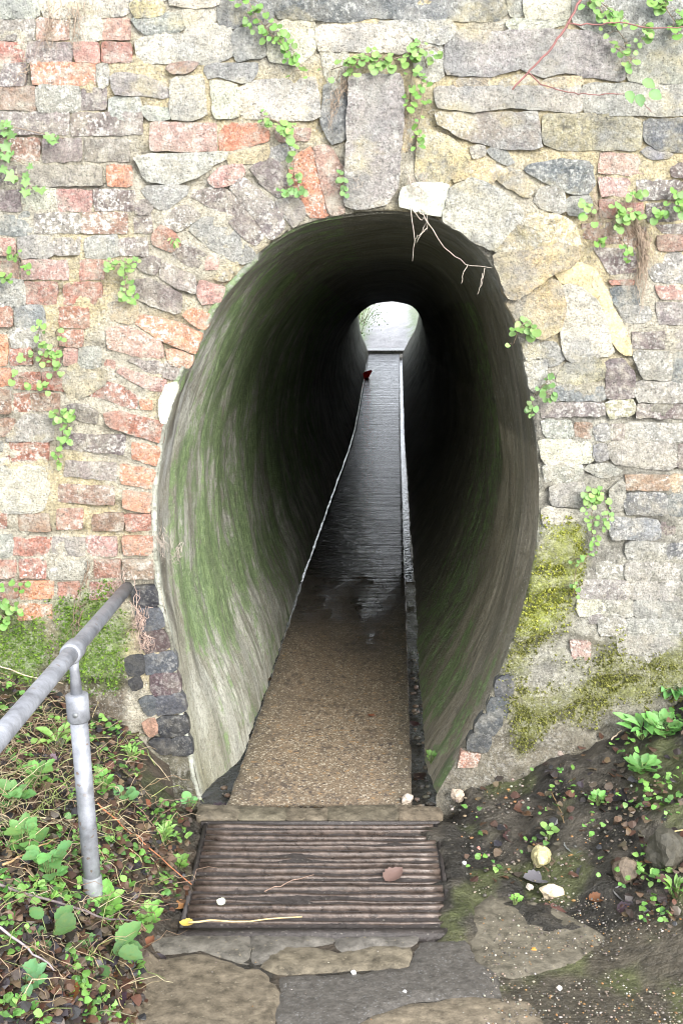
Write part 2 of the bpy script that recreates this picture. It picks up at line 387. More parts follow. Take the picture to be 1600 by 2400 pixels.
for c, p in [('black', [(309, 1381), (365, 1376), (368, 1417), (321, 1420)]), ('slate', [(322, 1430), (376, 1428), (383, 1468), (330, 1475)]),
  ('dpurple', [(332, 1486), (385, 1479), (396, 1517), (340, 1526)]), ('black', [(298, 1541), (337, 1537), (338, 1576), (301, 1580)]),
  ('slate', [(342, 1536), (408, 1528), (412, 1569), (342, 1576)]), ('black', [(306, 1592), (330, 1588), (331, 1611), (309, 1614)]),
  ('dpurple', [(357, 1582), (416, 1580), (421, 1618), (360, 1626)]), ('slate', [(330, 1637), (364, 1633), (365, 1671), (347, 1673)]),
  ('slate', [(369, 1633), (426, 1627), (434, 1664), (369, 1671)]), ('brown', [(338, 1690), (365, 1686), (366, 1718), (348, 1722)]), ('black', [(372, 1683), (436, 1680), (440, 1715), (378, 1723)]),
  ('black', [(352, 1734), (400, 1732), (402, 1764), (376, 1763)]), ('black', [(405, 1731), (444, 1729), (449, 1766), (405, 1765)])]: S({'slate': 'eslate'}.get(c, c), *p, n='engineering_brick', pr=.016)
# left half of the ring
for c, p in [('purple', [(322, 470), (345, 468), (362, 485), (345, 503), (318, 497)]),
  ('grey', [(335, 442), (400, 436), (446, 442), (425, 462), (385, 492), (364, 484), (345, 462)]),
  ('pink', [(486, 421), (520, 391), (571, 388), (571, 411), (535, 435), (500, 436)]),
  ('pgrey', [(538, 439), (571, 416), (614, 452), (661, 501), (667, 529), (639, 563), (622, 550), (600, 512)]),
  ('purple', [(446, 457), (492, 441), (532, 445), (594, 507), (618, 556), (596, 576), (567, 551), (518, 499)]),
  ('grey', [(446, 534), (476, 513), (512, 506), (563, 555), (597, 599), (569, 619), (532, 599), (495, 581)]),
  ('purple', [(586, 393), (626, 372), (657, 381), (673, 416), (667, 457), (652, 463), (620, 438)]),
  ('pgrey', [(647, 470), (694, 464), (715, 489), (716, 506), (685, 534), (664, 501)]),
  ('orange', [(684, 375), (729, 344), (740, 391), (762, 477), (770, 506), (726, 510), (702, 455), (679, 416)]),
  ('pink', [(736, 344), (771, 341), (802, 391), (805, 501), (775, 504), (746, 400)]),
  ('grey', [(626, 356), (678, 337), (690, 360), (650, 376)]),
  ('red', [(357, 547), (379, 528), (414, 549), (425, 575), (400, 590), (357, 570)]),
  ('purple', [(430, 562), (486, 601), (463, 629), (421, 611), (405, 594), (428, 578)]),
  ('pink', [(479, 633), (489, 599), (514, 608), (507, 632)]), ('tan', [(500, 650), (545, 628), (536, 657)]),
  ('pgrey', [(376, 520), (398, 497), (440, 480), (470, 505), (440, 530), (415, 542)]),
  ('purple', [(321, 615), (357, 599), (379, 608), (364, 644), (329, 633)]), ('pgrey', [(375, 644), (386, 615), (457, 649), (462, 688), (404, 669)]),
  ('purple', [(314, 656), (357, 656), (427, 690), (421, 734), (375, 722), (321, 700)]), ('pink', [(463, 686), (470, 656), (530, 676), (514, 706), (473, 713)]),
  ('orange', [(427, 736), (461, 724), (494, 740), (479, 774), (454, 761)]), ('tan', [(257, 711), (318, 708), (321, 738), (314, 756), (261, 747)]),
  ('orange', [(318, 756), (331, 738), (411, 756), (477, 784), (457, 827), (386, 801)]), ('pink', [(254, 769), (304, 767), (379, 803), (382, 838), (321, 833), (254, 815)]),
  ('orange', [(391, 817), (454, 835), (443, 862), (400, 855)]), ('pgrey', [(300, 840), (380, 848), (425, 868), (412, 890), (350, 872)])]:
    S(c, *p, n='voussoir', pr=random.uniform(.004, .016))
# stones over the crown
for c, p in [('pale', [(-60, -40), (90, -40), (92, 38), (-60, 41)]), ('cream', [(100, -40), (298, -40), (300, 30), (200, 40), (102, 36)]),
  ('yellow', [(306, 8), (383, 5), (384, 35), (316, 39)]), ('cream', [(300, -40), (390, -40), (388, 0), (306, 3)]), ('pale', [(398, -40), (512, -40), (510, 12), (434, 15), (399, 6)]), ('grey', [(311, 43), (423, 33), (429, 70), (337, 78)]),
  ('pale', [(431, 22), (508, 18), (509, 48), (464, 51), (434, 63)]), ('pale', [(321, 97), (367, 84), (429, 84), (459, 57), (505, 58), (543, 72), (541, 132), (490, 147), (327, 144)]),
  ('grey', [(549, 72), (612, 68), (622, 132), (552, 139)]), ('slate', [(515, -40), (566, -40), (566, 55), (541, 65), (513, 55)]),
  ('slate', [(572, -40), (640, -40), (640, 40), (612, 62), (572, 62)]),
  ('slate', [(646, -40), (1180, -40), (1183, 34), (1160, 47), (1060, 44), (980, 49), (880, 38), (800, 47), (730, 42), (650, 38)]),
  ('pale', [(653, 52), (740, 55), (735, 69), (663, 67)]), ('cream', [(630, 75), (735, 74), (738, 115), (700, 150), (632, 140)]),
  ('cream', [(742, 68), (850, 62), (925, 65), (965, 90), (950, 120), (745, 116)]), ('pale', [(880, 54), (1060, 52), (1066, 78), (1040, 100), (985, 96), (940, 66)]),
  ('grey', [(260, 179), (306, 174), (388, 200), (395, 229), (347, 223), (270, 218)]),
  ('grey', [(260, 231), (327, 228), (327, 275), (260, 280)]), ('pale', [(332, 250), (398, 259), (395, 279), (347, 278)]), ('brown', [(390, 158), (434, 145), (469, 149), (439, 172), (398, 172)]),
  ('cream', [(403, 185), (474, 178), (482, 269), (449, 280), (403, 277)]), ('grey', [(482, 154), (607, 152), (587, 190), (556, 188), (510, 175), (485, 180)]),
  ('cream', [(497, 187), (556, 205), (559, 275), (505, 277)]), ('cream', [(566, 205), (602, 191), (740, 186), (748, 274), (699, 280), (566, 272)]),
  ('pink', [(352, 287), (508, 287), (510, 356), (352, 354)]), ('orange', [(514, 289), (602, 287), (632, 307), (630, 331), (536, 356), (514, 351)]),
  ('pink', [(642, 301), (730, 300), (725, 331), (652, 334)]), ('pale', [(316, 368), (538, 361), (500, 385), (459, 412), (408, 430), (347, 422)]),
  ('tan', [(541, 368), (632, 340), (622, 374), (535, 384)]), ('slate', [(764, 200), (812, 188), (809, 325), (776, 335), (755, 290)]), ('pale', [(756, 120), (815, 122), (812, 180), (765, 190)])]:
    S(c, *p, n='brick' if c in ('pink', 'orange') else 'stone', pr=random.uniform(.008, .022))
S('grey', (822, 182), (936, 180), (943, 240), (934, 360), (927, 440), (900, 478), (835, 488), (810, 480), (815, 330), n='keystone', pr=.03)
S('yellow', (944, 286), (963, 286), (958, 352), (940, 352), pr=.006)
S('white', (945, 440), (980, 430), (1050, 438), (1046, 470), (1030, 508), (985, 494), (935, 480), n='cement_patch', pr=.03)
for c, p in [('grey', [(1187, -40), (1225, -40), (1225, 35), (1194, 37)]), ('pale', [(1229, -40), (1335, -40), (1330, 45), (1229, 41)]),
  ('pale', [(1185, 50), (1330, 50), (1280, 66), (1195, 68)]), ('grey', [(1045, 102), (1075, 76), (1178, 78), (1290, 73), (1366, 78), (1458, 103), (1458, 188), (1366, 176), (1325, 166), (1274, 179), (1218, 158), (1147, 176), (1045, 172)]),
  ('grey', [(1469, 103), (1640, 98), (1640, 190), (1514, 192), (1469, 188)]), ('grey', [(1345, -40), (1660, -40), (1660, 88), (1472, 94), (1380, 70), (1340, 48)]),
  ('tan', [(1065, 192), (1147, 181), (1157, 199), (1070, 203)]), ('yellow', [(1167, 194), (1223, 178), (1264, 190), (1259, 200), (1178, 203)]), ('tan', [(1270, 190), (1361, 183), (1361, 200), (1274, 203)]),
  ('pale', [(968, 105), (1036, 108), (1036, 180), (1010, 190), (975, 170)]),
  ('grey', [(1019, 206), (1130, 208), (1359, 206), (1356, 261), (1198, 249), (1106, 258), (1024, 249)]), ('grey', [(1365, 200), (1660, 200), (1650, 268), (1463, 268), (1367, 259)]),
  ('pgrey', [(1019, 264), (1106, 267), (1259, 266), (1267, 346), (1183, 350), (1086, 325), (1024, 289)]), ('olive', [(1273, 271), (1458, 274), (1500, 287), (1495, 350), (1402, 346), (1310, 350), (1273, 335)]),
  ('slate', [(1509, 284), (1555, 282), (1660, 286), (1660, 356), (1545, 350), (1509, 327)]), ('blue', [(1500, 350), (1539, 352), (1576, 366), (1524, 369)]),
  ('grey', [(1138, 349), (1178, 352), (1203, 386), (1166, 377)]), ('pale', [(1106, 342), (1136, 348), (1131, 365), (1105, 368)]), ('yellow', [(1060, 375), (1120, 390), (1165, 400), (1150, 430), (1105, 410), (1060, 425)]),
  ('yellow', [(1130, 381), (1210, 402), (1250, 440), (1238, 462), (1180, 430)]), ('yellow', [(985, 300), (1060, 330), (1100, 372), (1040, 428), (975, 420)]),
  ('slate', [(1226, 394), (1300, 377), (1380, 382), (1389, 436), (1374, 451), (1334, 451), (1292, 431)]), ('grey', [(1252, 467), (1267, 443), (1294, 434), (1318, 454), (1321, 497), (1291, 493), (1264, 484)]),
  ('grey', [(1325, 468), (1380, 459), (1383, 490), (1365, 503), (1331, 500)])]: S(c, *p, pr=random.uniform(.008, .024))
for c, p in [('pink', [(1405, 358), (1466, 359), (1536, 371), (1562, 393), (1559, 411), (1481, 411), (1399, 405)]), ('purple', [(1566, 376), (1660, 373), (1660, 420), (1570, 414)]),
  ('pink', [(1399, 414), (1477, 418), (1482, 463), (1441, 460), (1408, 460)]), ('purple', [(1486, 422), (1567, 422), (1660, 430), (1640, 464), (1549, 469), (1493, 469)]),
  ('red', [(1402, 467), (1443, 469), (1440, 512), (1402, 509)]), ('red', [(1448, 475), (1506, 475), (1504, 512), (1446, 512)]), ('purple', [(1512, 477), (1640, 472), (1640, 515), (1515, 520)]),
  ('brown', [(1362, 523), (1453, 523), (1456, 573), (1414, 570), (1365, 558)]), ('brown', [(1460, 526), (1515, 534), (1506, 579), (1460, 576)]), ('purple', [(1532, 526), (1660, 522), (1660, 546), (1550, 546)]), ('brown', [(1535, 551), (1660, 553), (1660, 588), (1540, 588)]),
  ('purple', [(1388, 580), (1487, 583), (1493, 637), (1428, 645)]), ('grey', [(1503, 596), (1660, 596), (1660, 662), (1530, 655)]), ('red', [(1426, 657), (1487, 655), (1484, 668), (1432, 669)]),
  ('slate', [(1432, 674), (1490, 674), (1493, 708), (1487, 716), (1442, 716)]), ('pink', [(1532, 669), (1660, 668), (1660, 703), (1545, 700)]), ('grey', [(1451, 721), (1521, 721), (1521, 750), (1463, 752)]), ('pgrey', [(1535, 708), (1660, 710), (1660, 761), (1542, 761)]),
  ('purple', [(1478, 778), (1556, 777), (1556, 819), (1478, 817)]), ('pgrey', [(1561, 776), (1660, 775), (1660, 821), (1561, 819)]), ('grey', [(1484, 825), (1570, 829), (1568, 890), (1506, 884)]), ('blue', [(1575, 830), (1660, 830), (1660, 900), (1574, 892)]),
  ('grey', [(1490, 896), (1660, 906), (1660, 941), (1494, 939)]), ('blue', [(1304, 907), (1414, 911), (1414, 936), (1300, 936)]), ('pgrey', [(1264, 944), (1414, 943), (1420, 973), (1267, 979)]), ('olive', [(1421, 942), (1484, 941), (1481, 970), (1426, 979)]),
  ('purple', [(1492, 947), (1660, 947), (1660, 984), (1488, 979)]), ('grey', [(1269, 985), (1338, 989), (1338, 1023), (1279, 1023)]), ('brown', [(1345, 989), (1388, 994), (1386, 1028), (1345, 1025)]), ('slate', [(1394, 1000), (1424, 996), (1425, 1030), (1394, 1030)]), ('purple', [(1429, 993), (1463, 994), (1463, 1033), (1430, 1031)]),
  ('grey', [(1467, 993), (1660, 998), (1660, 1031), (1470, 1033)]), ('pale', [(1264, 1032), (1384, 1035), (1389, 1081), (1274, 1084)]), ('blue', [(1392, 1042), (1419, 1044), (1421, 1077), (1394, 1079)]), ('grey', [(1425, 1038), (1583, 1040), (1580, 1094), (1544, 1097), (1437, 1084)]), ('purple', [(1588, 1040), (1660, 1042), (1660, 1100), (1586, 1096)]),
  ('grey', [(1274, 1091), (1363, 1091), (1358, 1122), (1282, 1135)]), ('grey', [(1368, 1094), (1430, 1089), (1457, 1107), (1412, 1117)]), ('brown', [(1463, 1111), (1567, 1114), (1567, 1150), (1465, 1148)]), ('tan', [(1571, 1115), (1660, 1115), (1660, 1155), (1571, 1151)]),
  ('grey', [(1289, 1140), (1368, 1134), (1366, 1188), (1292, 1181)]), ('grey', [(1431, 1145), (1460, 1125), (1460, 1196), (1432, 1196)]), ('slate', [(1466, 1157), (1560, 1160), (1560, 1204), (1466, 1201)]), ('slate', [(1565, 1161), (1660, 1165), (1660, 1206), (1565, 1204)]),
  ('pale', [(1271, 1191), (1363, 1202), (1366, 1240), (1277, 1237)]), ('blue', [(1431, 1216), (1542, 1221), (1544, 1261), (1431, 1261)]), ('purple', [(1548, 1223), (1660, 1226), (1660, 1264), (1549, 1261)]),
  ('grey', [(1468, 1272), (1560, 1276), (1558, 1309), (1468, 1305)]), ('slate', [(1565, 1276), (1660, 1280), (1660, 1312), (1565, 1308)]), ('pink', [(1335, 1500), (1385, 1505), (1380, 1545), (1340, 1548)]), ('pgrey', [(1375, 1425), (1430, 1428), (1430, 1462), (1378, 1460)])]: S(c, *p, n='brick', pr=random.uniform(.002, .012))
for c, p in [('slate', [(1166, 1593), (1203, 1580), (1194, 1632), (1160, 1625)]), ('slate', [(1154, 1635), (1192, 1645), (1180, 1680), (1140, 1666)]), ('blue', [(1134, 1674), (1177, 1688), (1152, 1721), (1110, 1709)]), ('slate', [(1107, 1719), (1151, 1729), (1137, 1760), (1093, 1750)])]: S({'slate': 'eslate', 'blue': 'eslate'}.get(c, c), *p, n='engineering_brick', pr=.018)
S('red', (1081, 1760), (1127, 1767), (1116, 1797), (1070, 1797), n='brick', pr=.014)
for yy, x0 in ((1318, 1385), (1362, 1345), (1405, 1330), (1448, 1400), (1492, 1420), (1536, 1470)):
    x = x0+random.uniform(0, 40); its = []
    while x < 1680:
        L = random.choice([60, 118, 125]); its.append((x, x+L, random.choice(['grey', 'pale', 'grey', 'grey', 'olive', 'blue']))); x += L+6
    for x_, x1_, c_ in its: S(c_, (x_, yy+.03*(x_-1400)), (x1_, yy+.03*(x1_-1400)), (x1_, yy+36+.03*(x1_-1400)), (x_, yy+36+.03*(x_-1400)), n='brick', pr=random.uniform(.008, .020))
# right half of the ring: rough stones
for c, p, pr in [('pale', [(1045, 485), (1056, 442), (1106, 420), (1167, 450), (1222, 500), (1188, 541), (1153, 585), (1120, 572), (1080, 541), (1036, 513)], .045),
  ('yellow', [(1152, 583), (1212, 508), (1270, 504), (1320, 513), (1346, 540), (1354, 584), (1300, 568), (1240, 588), (1180, 590)], .03),
  ('yellow', [(1153, 597), (1242, 592), (1307, 573), (1352, 588), (1340, 617), (1291, 638), (1240, 672), (1205, 700), (1186, 694), (1165, 640)], .055),
  ('yellow', [(1188, 708), (1240, 678), (1290, 655), (1312, 672), (1318, 720), (1308, 770), (1270, 790), (1222, 776), (1204, 745)], .035),
  ('pale', [(1316, 668), (1350, 672), (1392, 704), (1415, 745), (1424, 800), (1436, 828), (1400, 834), (1335, 846), (1324, 830), (1314, 770), (1322, 715)], .028),
  ('pale', [(1222, 790), (1260, 802), (1260, 838), (1232, 841)], .02), ('grey', [(1265, 803), (1304, 806), (1318, 844), (1285, 858), (1265, 836)], .012),
  ('pale', [(1231, 846), (1276, 849), (1278, 879), (1281, 908), (1246, 917)], .018), ('olive', [(1328, 853), (1395, 838), (1411, 855), (1413, 885), (1334, 901), (1300, 890)], .01),
  ('purple', [(1418, 848), (1457, 840), (1486, 879), (1484, 933), (1421, 933)], .01)]: S(c, *p, n='voussoir', pr=pr)
S('tan', (1298, 634), (1350, 616), (1390, 634), (1412, 674), (1430, 720), (1458, 770), (1473, 812), (1475, 836), (1448, 818), (1428, 790), (1398, 702), (1352, 668), (1312, 658), n='cement_patch', pr=.02)

# ------------------------------------------------------------------ wall pieces
def piece_mesh(P, proud, rough, grid=.0135, seed=0.0, inset=.0025, rr=.007, back=.03, tilt=(0, 0), on=1.0):
    P = np.array(P, float)
    A = .5*np.sum(P[:, 0]*np.roll(P[:, 1], -1)-np.roll(P[:, 0], -1)*P[:, 1])
    if A < 0: P = P[::-1]
    out = []
    n = len(P)
    for i in range(n):
        a, b = P[i], P[(i+1) % n]; L = np.hypot(*(b-a)); k = max(2, int(L/(grid*1.05)))
        nx, ny = (b-a)[1]/(L+1e-9), -(b-a)[0]/(L+1e-9)
        for j in range(k):
            t = j/k; q = a+(b-a)*t
            d = -inset+on*.0045*nz(q[0]*32+seed, q[1]*32, seed)+on*.003*nz(q[0]*90, q[1]*90, seed+3)
            if j == 0: # round the corner
                c = P.mean(0); q = q+(c-q)/np.hypot(*(c-q))*.002
            out.append((q[0]+nx*d, q[1]+ny*d))
    O = np.array(out)
    x0, y0 = O.min(0); x1, y1 = O.max(0)
    gx, gy = np.meshgrid(np.arange(x0+grid*.5, x1, grid), np.arange(y0+grid*.5, y1, grid))
    gx = gx.ravel()+np.random.RandomState(int(seed*10) % 9999).uniform(-.3, .3, gx.size)*grid; gy = gy.ravel()+np.random.RandomState(int(seed*7) % 9999).uniform(-.3, .3, gy.size)*grid
    ok = inpoly(O, gx, gy); gx, gy = gx[ok], gy[ok]
    if len(gx):
        d = pdist(O, gx, gy); ok = d > grid*.45; gx, gy = gx[ok], gy[ok]
    pts = [Vector(p) for p in O]+[Vector((a, b)) for a, b in zip(gx, gy)]
    nO = len(O)
    r = delaunay_2d_cdt(pts, [(i, (i+1) % nO) for i in range(nO)], [list(range(nO))], 1, 1e-6)
    v2, faces, orig = r[0], r[2], r[3]
    D = pdist(O, [v.x for v in v2], [v.y for v in v2])
    cx, cy = O.mean(0); V = []; bidx = {}
    for i, v in enumerate(v2):
        d = D[i]; drop = rr*(1-math.sqrt(max(0, 1-(1-min(1, d/rr))**2)))
        h = proud-drop+rough*(.6*nz(v.x*9+seed, v.y*9, seed)+.6*abs(nz(v.x*24, v.y*24, seed+5))+.4*nz(v.x*55, v.y*55, seed))
        h += tilt[0]*(v.x-cx)+tilt[1]*(v.y-cy)
        V.append((v.x, -h, v.y))
        for o in orig[i]:
            if o < nO: bidx[o] = i
    Fc = [tuple(f) for f in faces]
    ring = [bidx[i] for i in range(nO) if i in bidx]
    b0 = len(V)
    m_ = len(ring)
    for i in ring: V.append(V[i])
    for i in ring: V.append((V[i][0], back, V[i][2]))
    for i in range(m_):
        j = (i+1) % m_; Fc.append((b0+j, b0+i, b0+m_+i, b0+m_+j))
    # CDT faces are counter-clockwise in (x,z): normal -y when seen from the front
    return V, Fc
wall = tag(empty('retaining_wall', (0, 0, 0)), 'old patched retaining wall of red bricks and lichened stone blocks around the tunnel mouth', 'wall')
ROUGH = dict(brick=.006, stone=.012, voussoir=.010, keystone=.010, cement_patch=.006, engineering_brick=.003)
MATK = dict(brick='brick', stone='stone', keystone='stone', cement_patch='cement', engineering_brick='blackbrick')
for i, (n, c, P, pr) in enumerate(PC):
    W = [(onwall(*p).x, onwall(*p).z) for p in P]
    redd = c in ('red', 'orange', 'pink', 'purple', 'brown', 'pgrey', 'dpurple')
    rg = ROUGH[n]*(2.0 if pr > .04 else 1.5 if pr > .025 else 1)
    V, Fc = piece_mesh(W, _pr(pr) if pr < .03 else pr, rg, seed=i*1.37, tilt=(0, 0) if n == 'engineering_brick' else (random.uniform(-.03, .03), random.uniform(-.05, .05)), rr=.0016 if redd else .0022, inset=-.0095 if n == 'engineering_brick' else -.0012 if redd and n == 'brick' else -.0045 if redd else -.0080, on=.35 if n == 'engineering_brick' else 1)
    cx = sum(v[0] for v in V)/len(V); cz = sum(v[2] for v in V)/len(V)
    mt = MATK.get(n, 'brick' if redd else 'stone')
    o = mk(n, [(v[0]-cx, v[1], v[2]-cz) for v in V], Fc, M[mt], wall, loc=(cx, 0, cz))
    o.color = (*jit(K[c]), 1)

# mortar body: displaced sheet with the arch opening cut out, colours of repointing, render and moss
MOSS = [[(1256, 1236), (1345, 1245), (1360, 1345), (1320, 1425), (1290, 1500), (1225, 1570), (1150, 1612), (1190, 1490), (1236, 1360)],
        [(1195, 1625), (1250, 1640), (1330, 1600), (1400, 1560), (1440, 1500), (1460, 1560), (1620, 1505), (1620, 1640), (1440, 1640), (1330, 1690), (1230, 1730), (1180, 1690)],
        [(-40, 1430), (90, 1470), (130, 1560), (60, 1590), (-40, 1580)], [(130, 1410), (250, 1395), (285, 1480), (260, 1600), (200, 1610), (140, 1560)]]
MOSSW = [np.array([(onwall(*p).x, onwall(*p).z) for p in q]) for q in MOSS]
def mossval(x, z):
    b = -1
    for q in MOSSW:
        d = float(pdist(q, x, z)); s = d if inpoly(q, x, z) else -d
        b = max(b, s)
    return b
GW = .0155
xs = np.arange(-3.2, 3.2+GW, GW); zs = np.arange(-.3, 3.6, GW)
# coarser outside the photographed part
xs = np.r_[np.arange(-3.2, -1.35, .06), np.arange(-1.35, 1.35, GW), np.arange(1.35, 3.3, .06)]
zs = np.r_[np.arange(-.25, 2.75, GW), np.arange(2.75, 3.7, .06)]
XX, ZZ = np.meshgrid(xs, zs)
ARP = np.vstack([SEC, [(SEC[-1][0], -.6), (SEC[0][0], -.6)]])
INS = inpoly(ARP, XX, ZZ); DA = pdist(SEC, XX.ravel(), ZZ.ravel()).reshape(XX.shape)
V = []; C = []; nxw = len(xs)
for j, z in enumerate(zs):
    for i, x in enumerate(xs):
        px, py = topx((x, 0, z))
        h = -.0002+.0065*fbm(x*7, z*9, 2.2)+.004*nz(x*30, z*30, 4.4)+.002*nz(x*70, z*70, 1.1)-.018*smooth(.12, .4, nz(x*4.5, z*13, 8.8)+.3*nz(x*20, z*40, 1))
        low = smooth(1150, 1330, py)*smooth(1100, 1300, px)
        h += .004*low+.007*low*fbm(x*6, z*9, 9)+.004*low*nz(x*45, z*45, 2)
        mv = mossval(x, z) if (py > 1180 and (px > 1100 or px < 330)) else -1
        mm = smooth(-.07, .05, mv+.075*fbm(x*8, z*8, 7)+.02*nz(x*40, z*40)) if mv > -.2 else 0
        h += .008*mm
        V.append((x, -h, z))
        base = (.47, .43, .335)
        base = lerp(base, (.50, .42, .25), smooth(-.1, .25, nz(x*3, z*3, 5)+.35*smooth(700, 1100, px)*(1-smooth(500, 800, py))))
        base = lerp(base, lerp((.34, .325, .265), (.20, .19, .16), smooth(-.1, .4, fbm(x*5, z*8, 41))), smooth(1000, 1250, px)*smooth(700, 1000, py))
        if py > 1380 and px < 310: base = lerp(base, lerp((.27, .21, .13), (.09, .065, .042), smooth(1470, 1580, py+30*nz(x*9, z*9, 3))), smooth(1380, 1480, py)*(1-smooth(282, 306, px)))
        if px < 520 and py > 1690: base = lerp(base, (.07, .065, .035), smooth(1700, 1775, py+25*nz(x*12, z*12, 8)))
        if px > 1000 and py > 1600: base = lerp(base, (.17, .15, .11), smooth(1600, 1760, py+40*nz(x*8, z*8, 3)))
        base = lerp(base, ((.25, .28, .045) if z > .62 else (.18, .19, .05)) if px > 800 else (.13, .22, .035), mm*.92)
        C.append(base)
Fc = []
SECF = resample(SEC, 1500)[0]
kill = INS & (DA > .024)
for j in range(len(zs)-1):
    for i in range(nxw-1):
        if kill[j, i] or kill[j+1, i] or kill[j, i+1] or kill[j+1, i+1]: continue
        a = j*nxw+i; Fc.append((a, a+1, a+nxw+1, a+nxw))
for j in range(len(zs)):      # bend the inner fringe back into the opening
    for i in range(nxw):
        if INS[j, i] and DA[j, i] < .06:
            v = V[j*nxw+i];
            e = SECF[np.argmin((SECF[:, 0]-v[0])**2+(SECF[:, 1]-v[2])**2)]; V[j*nxw+i] = (e[0], .012, e[1])
mk('mortar', V, Fc, M['mortar'], wall, cols=C)
# plain courses beyond the photographed part
mb = MB(); z = 0.02; k = 0
while z < 3.55:
    x = -3.15+(.11 if k % 2 else 0)
    while x < 3.1:
        L = .215 if random.random() < .65 else .105
        out = x+L < -1.36 or x > 1.36 or z > 2.80
        if out and z > .3 and random.random() < .95:
            V_, F_ = piece_mesh([(x, z), (x+L, z), (x+L, z+.065), (x, z+.065)], random.uniform(.004, .012), .005, grid=.05, seed=x*13+z*7)
            mb.add(V_, F_, jit(K[random.choice(['red', 'pgrey', 'purple', 'pink', 'grey', 'pale', 'brown'])]))
        x += L+.011
    z += .076; k += 1
bm_mat = masonry('old_brick_outer', 'attr', .8, .5, .5, .8)
tag(mb.build('outer_brickwork', bm_mat, wall), kind='stuff')
# moss cushions
mb = MB()
for q in MOSSW:
    x0, z0 = q.min(0); x1, z1 = q.max(0); n = int((x1-x0)*(z1-z0)*42000)
    X = np.random.RandomState(3).uniform(x0-.06, x1+.06, n); Z = np.random.RandomState(4).uniform(z0-.06, z1+.06, n)
    D = pdist(q, X, Z); I = inpoly(q, X, Z)
    for x, z, d, ins in zip(X, Z, D, I):
        s = (d if ins else -d)+.075*fbm(x*8, z*8, 7)
        if s < random.uniform(-.045, .075): continue
        if z < ground(x, 0)-.02 or inpoly(ARP, x, z): continue
        y = -.010-.012*max(0, nz(x*25, z*25, 2)); r = random.uniform(.003, .0065)
        g = random.random(); c = (lerp((.17, .20, .03), (.42, .42, .09), g) if z > .62 else lerp((.12, .13, .03), (.28, .28, .08), g)) if x > 0 else lerp((.07, .15, .02), (.20, .30, .05), g)
        a = random.uniform(0, 6.28); pts = []
        for t in range(3):
            th = a+t*2.1; pts.append((x+math.cos(th)*r, y+.006, z+math.sin(th)*r))
        tip = (x+random.uniform(-.004, .004), y-random.uniform(.003, .010), z+random.uniform(-.002, .006))
        mb.add(pts+[tip], [(0, 1, 3), (1, 2, 3), (2, 0, 3)], c)
tag(mb.build('moss', M['moss'], wall, False), kind='stuff')

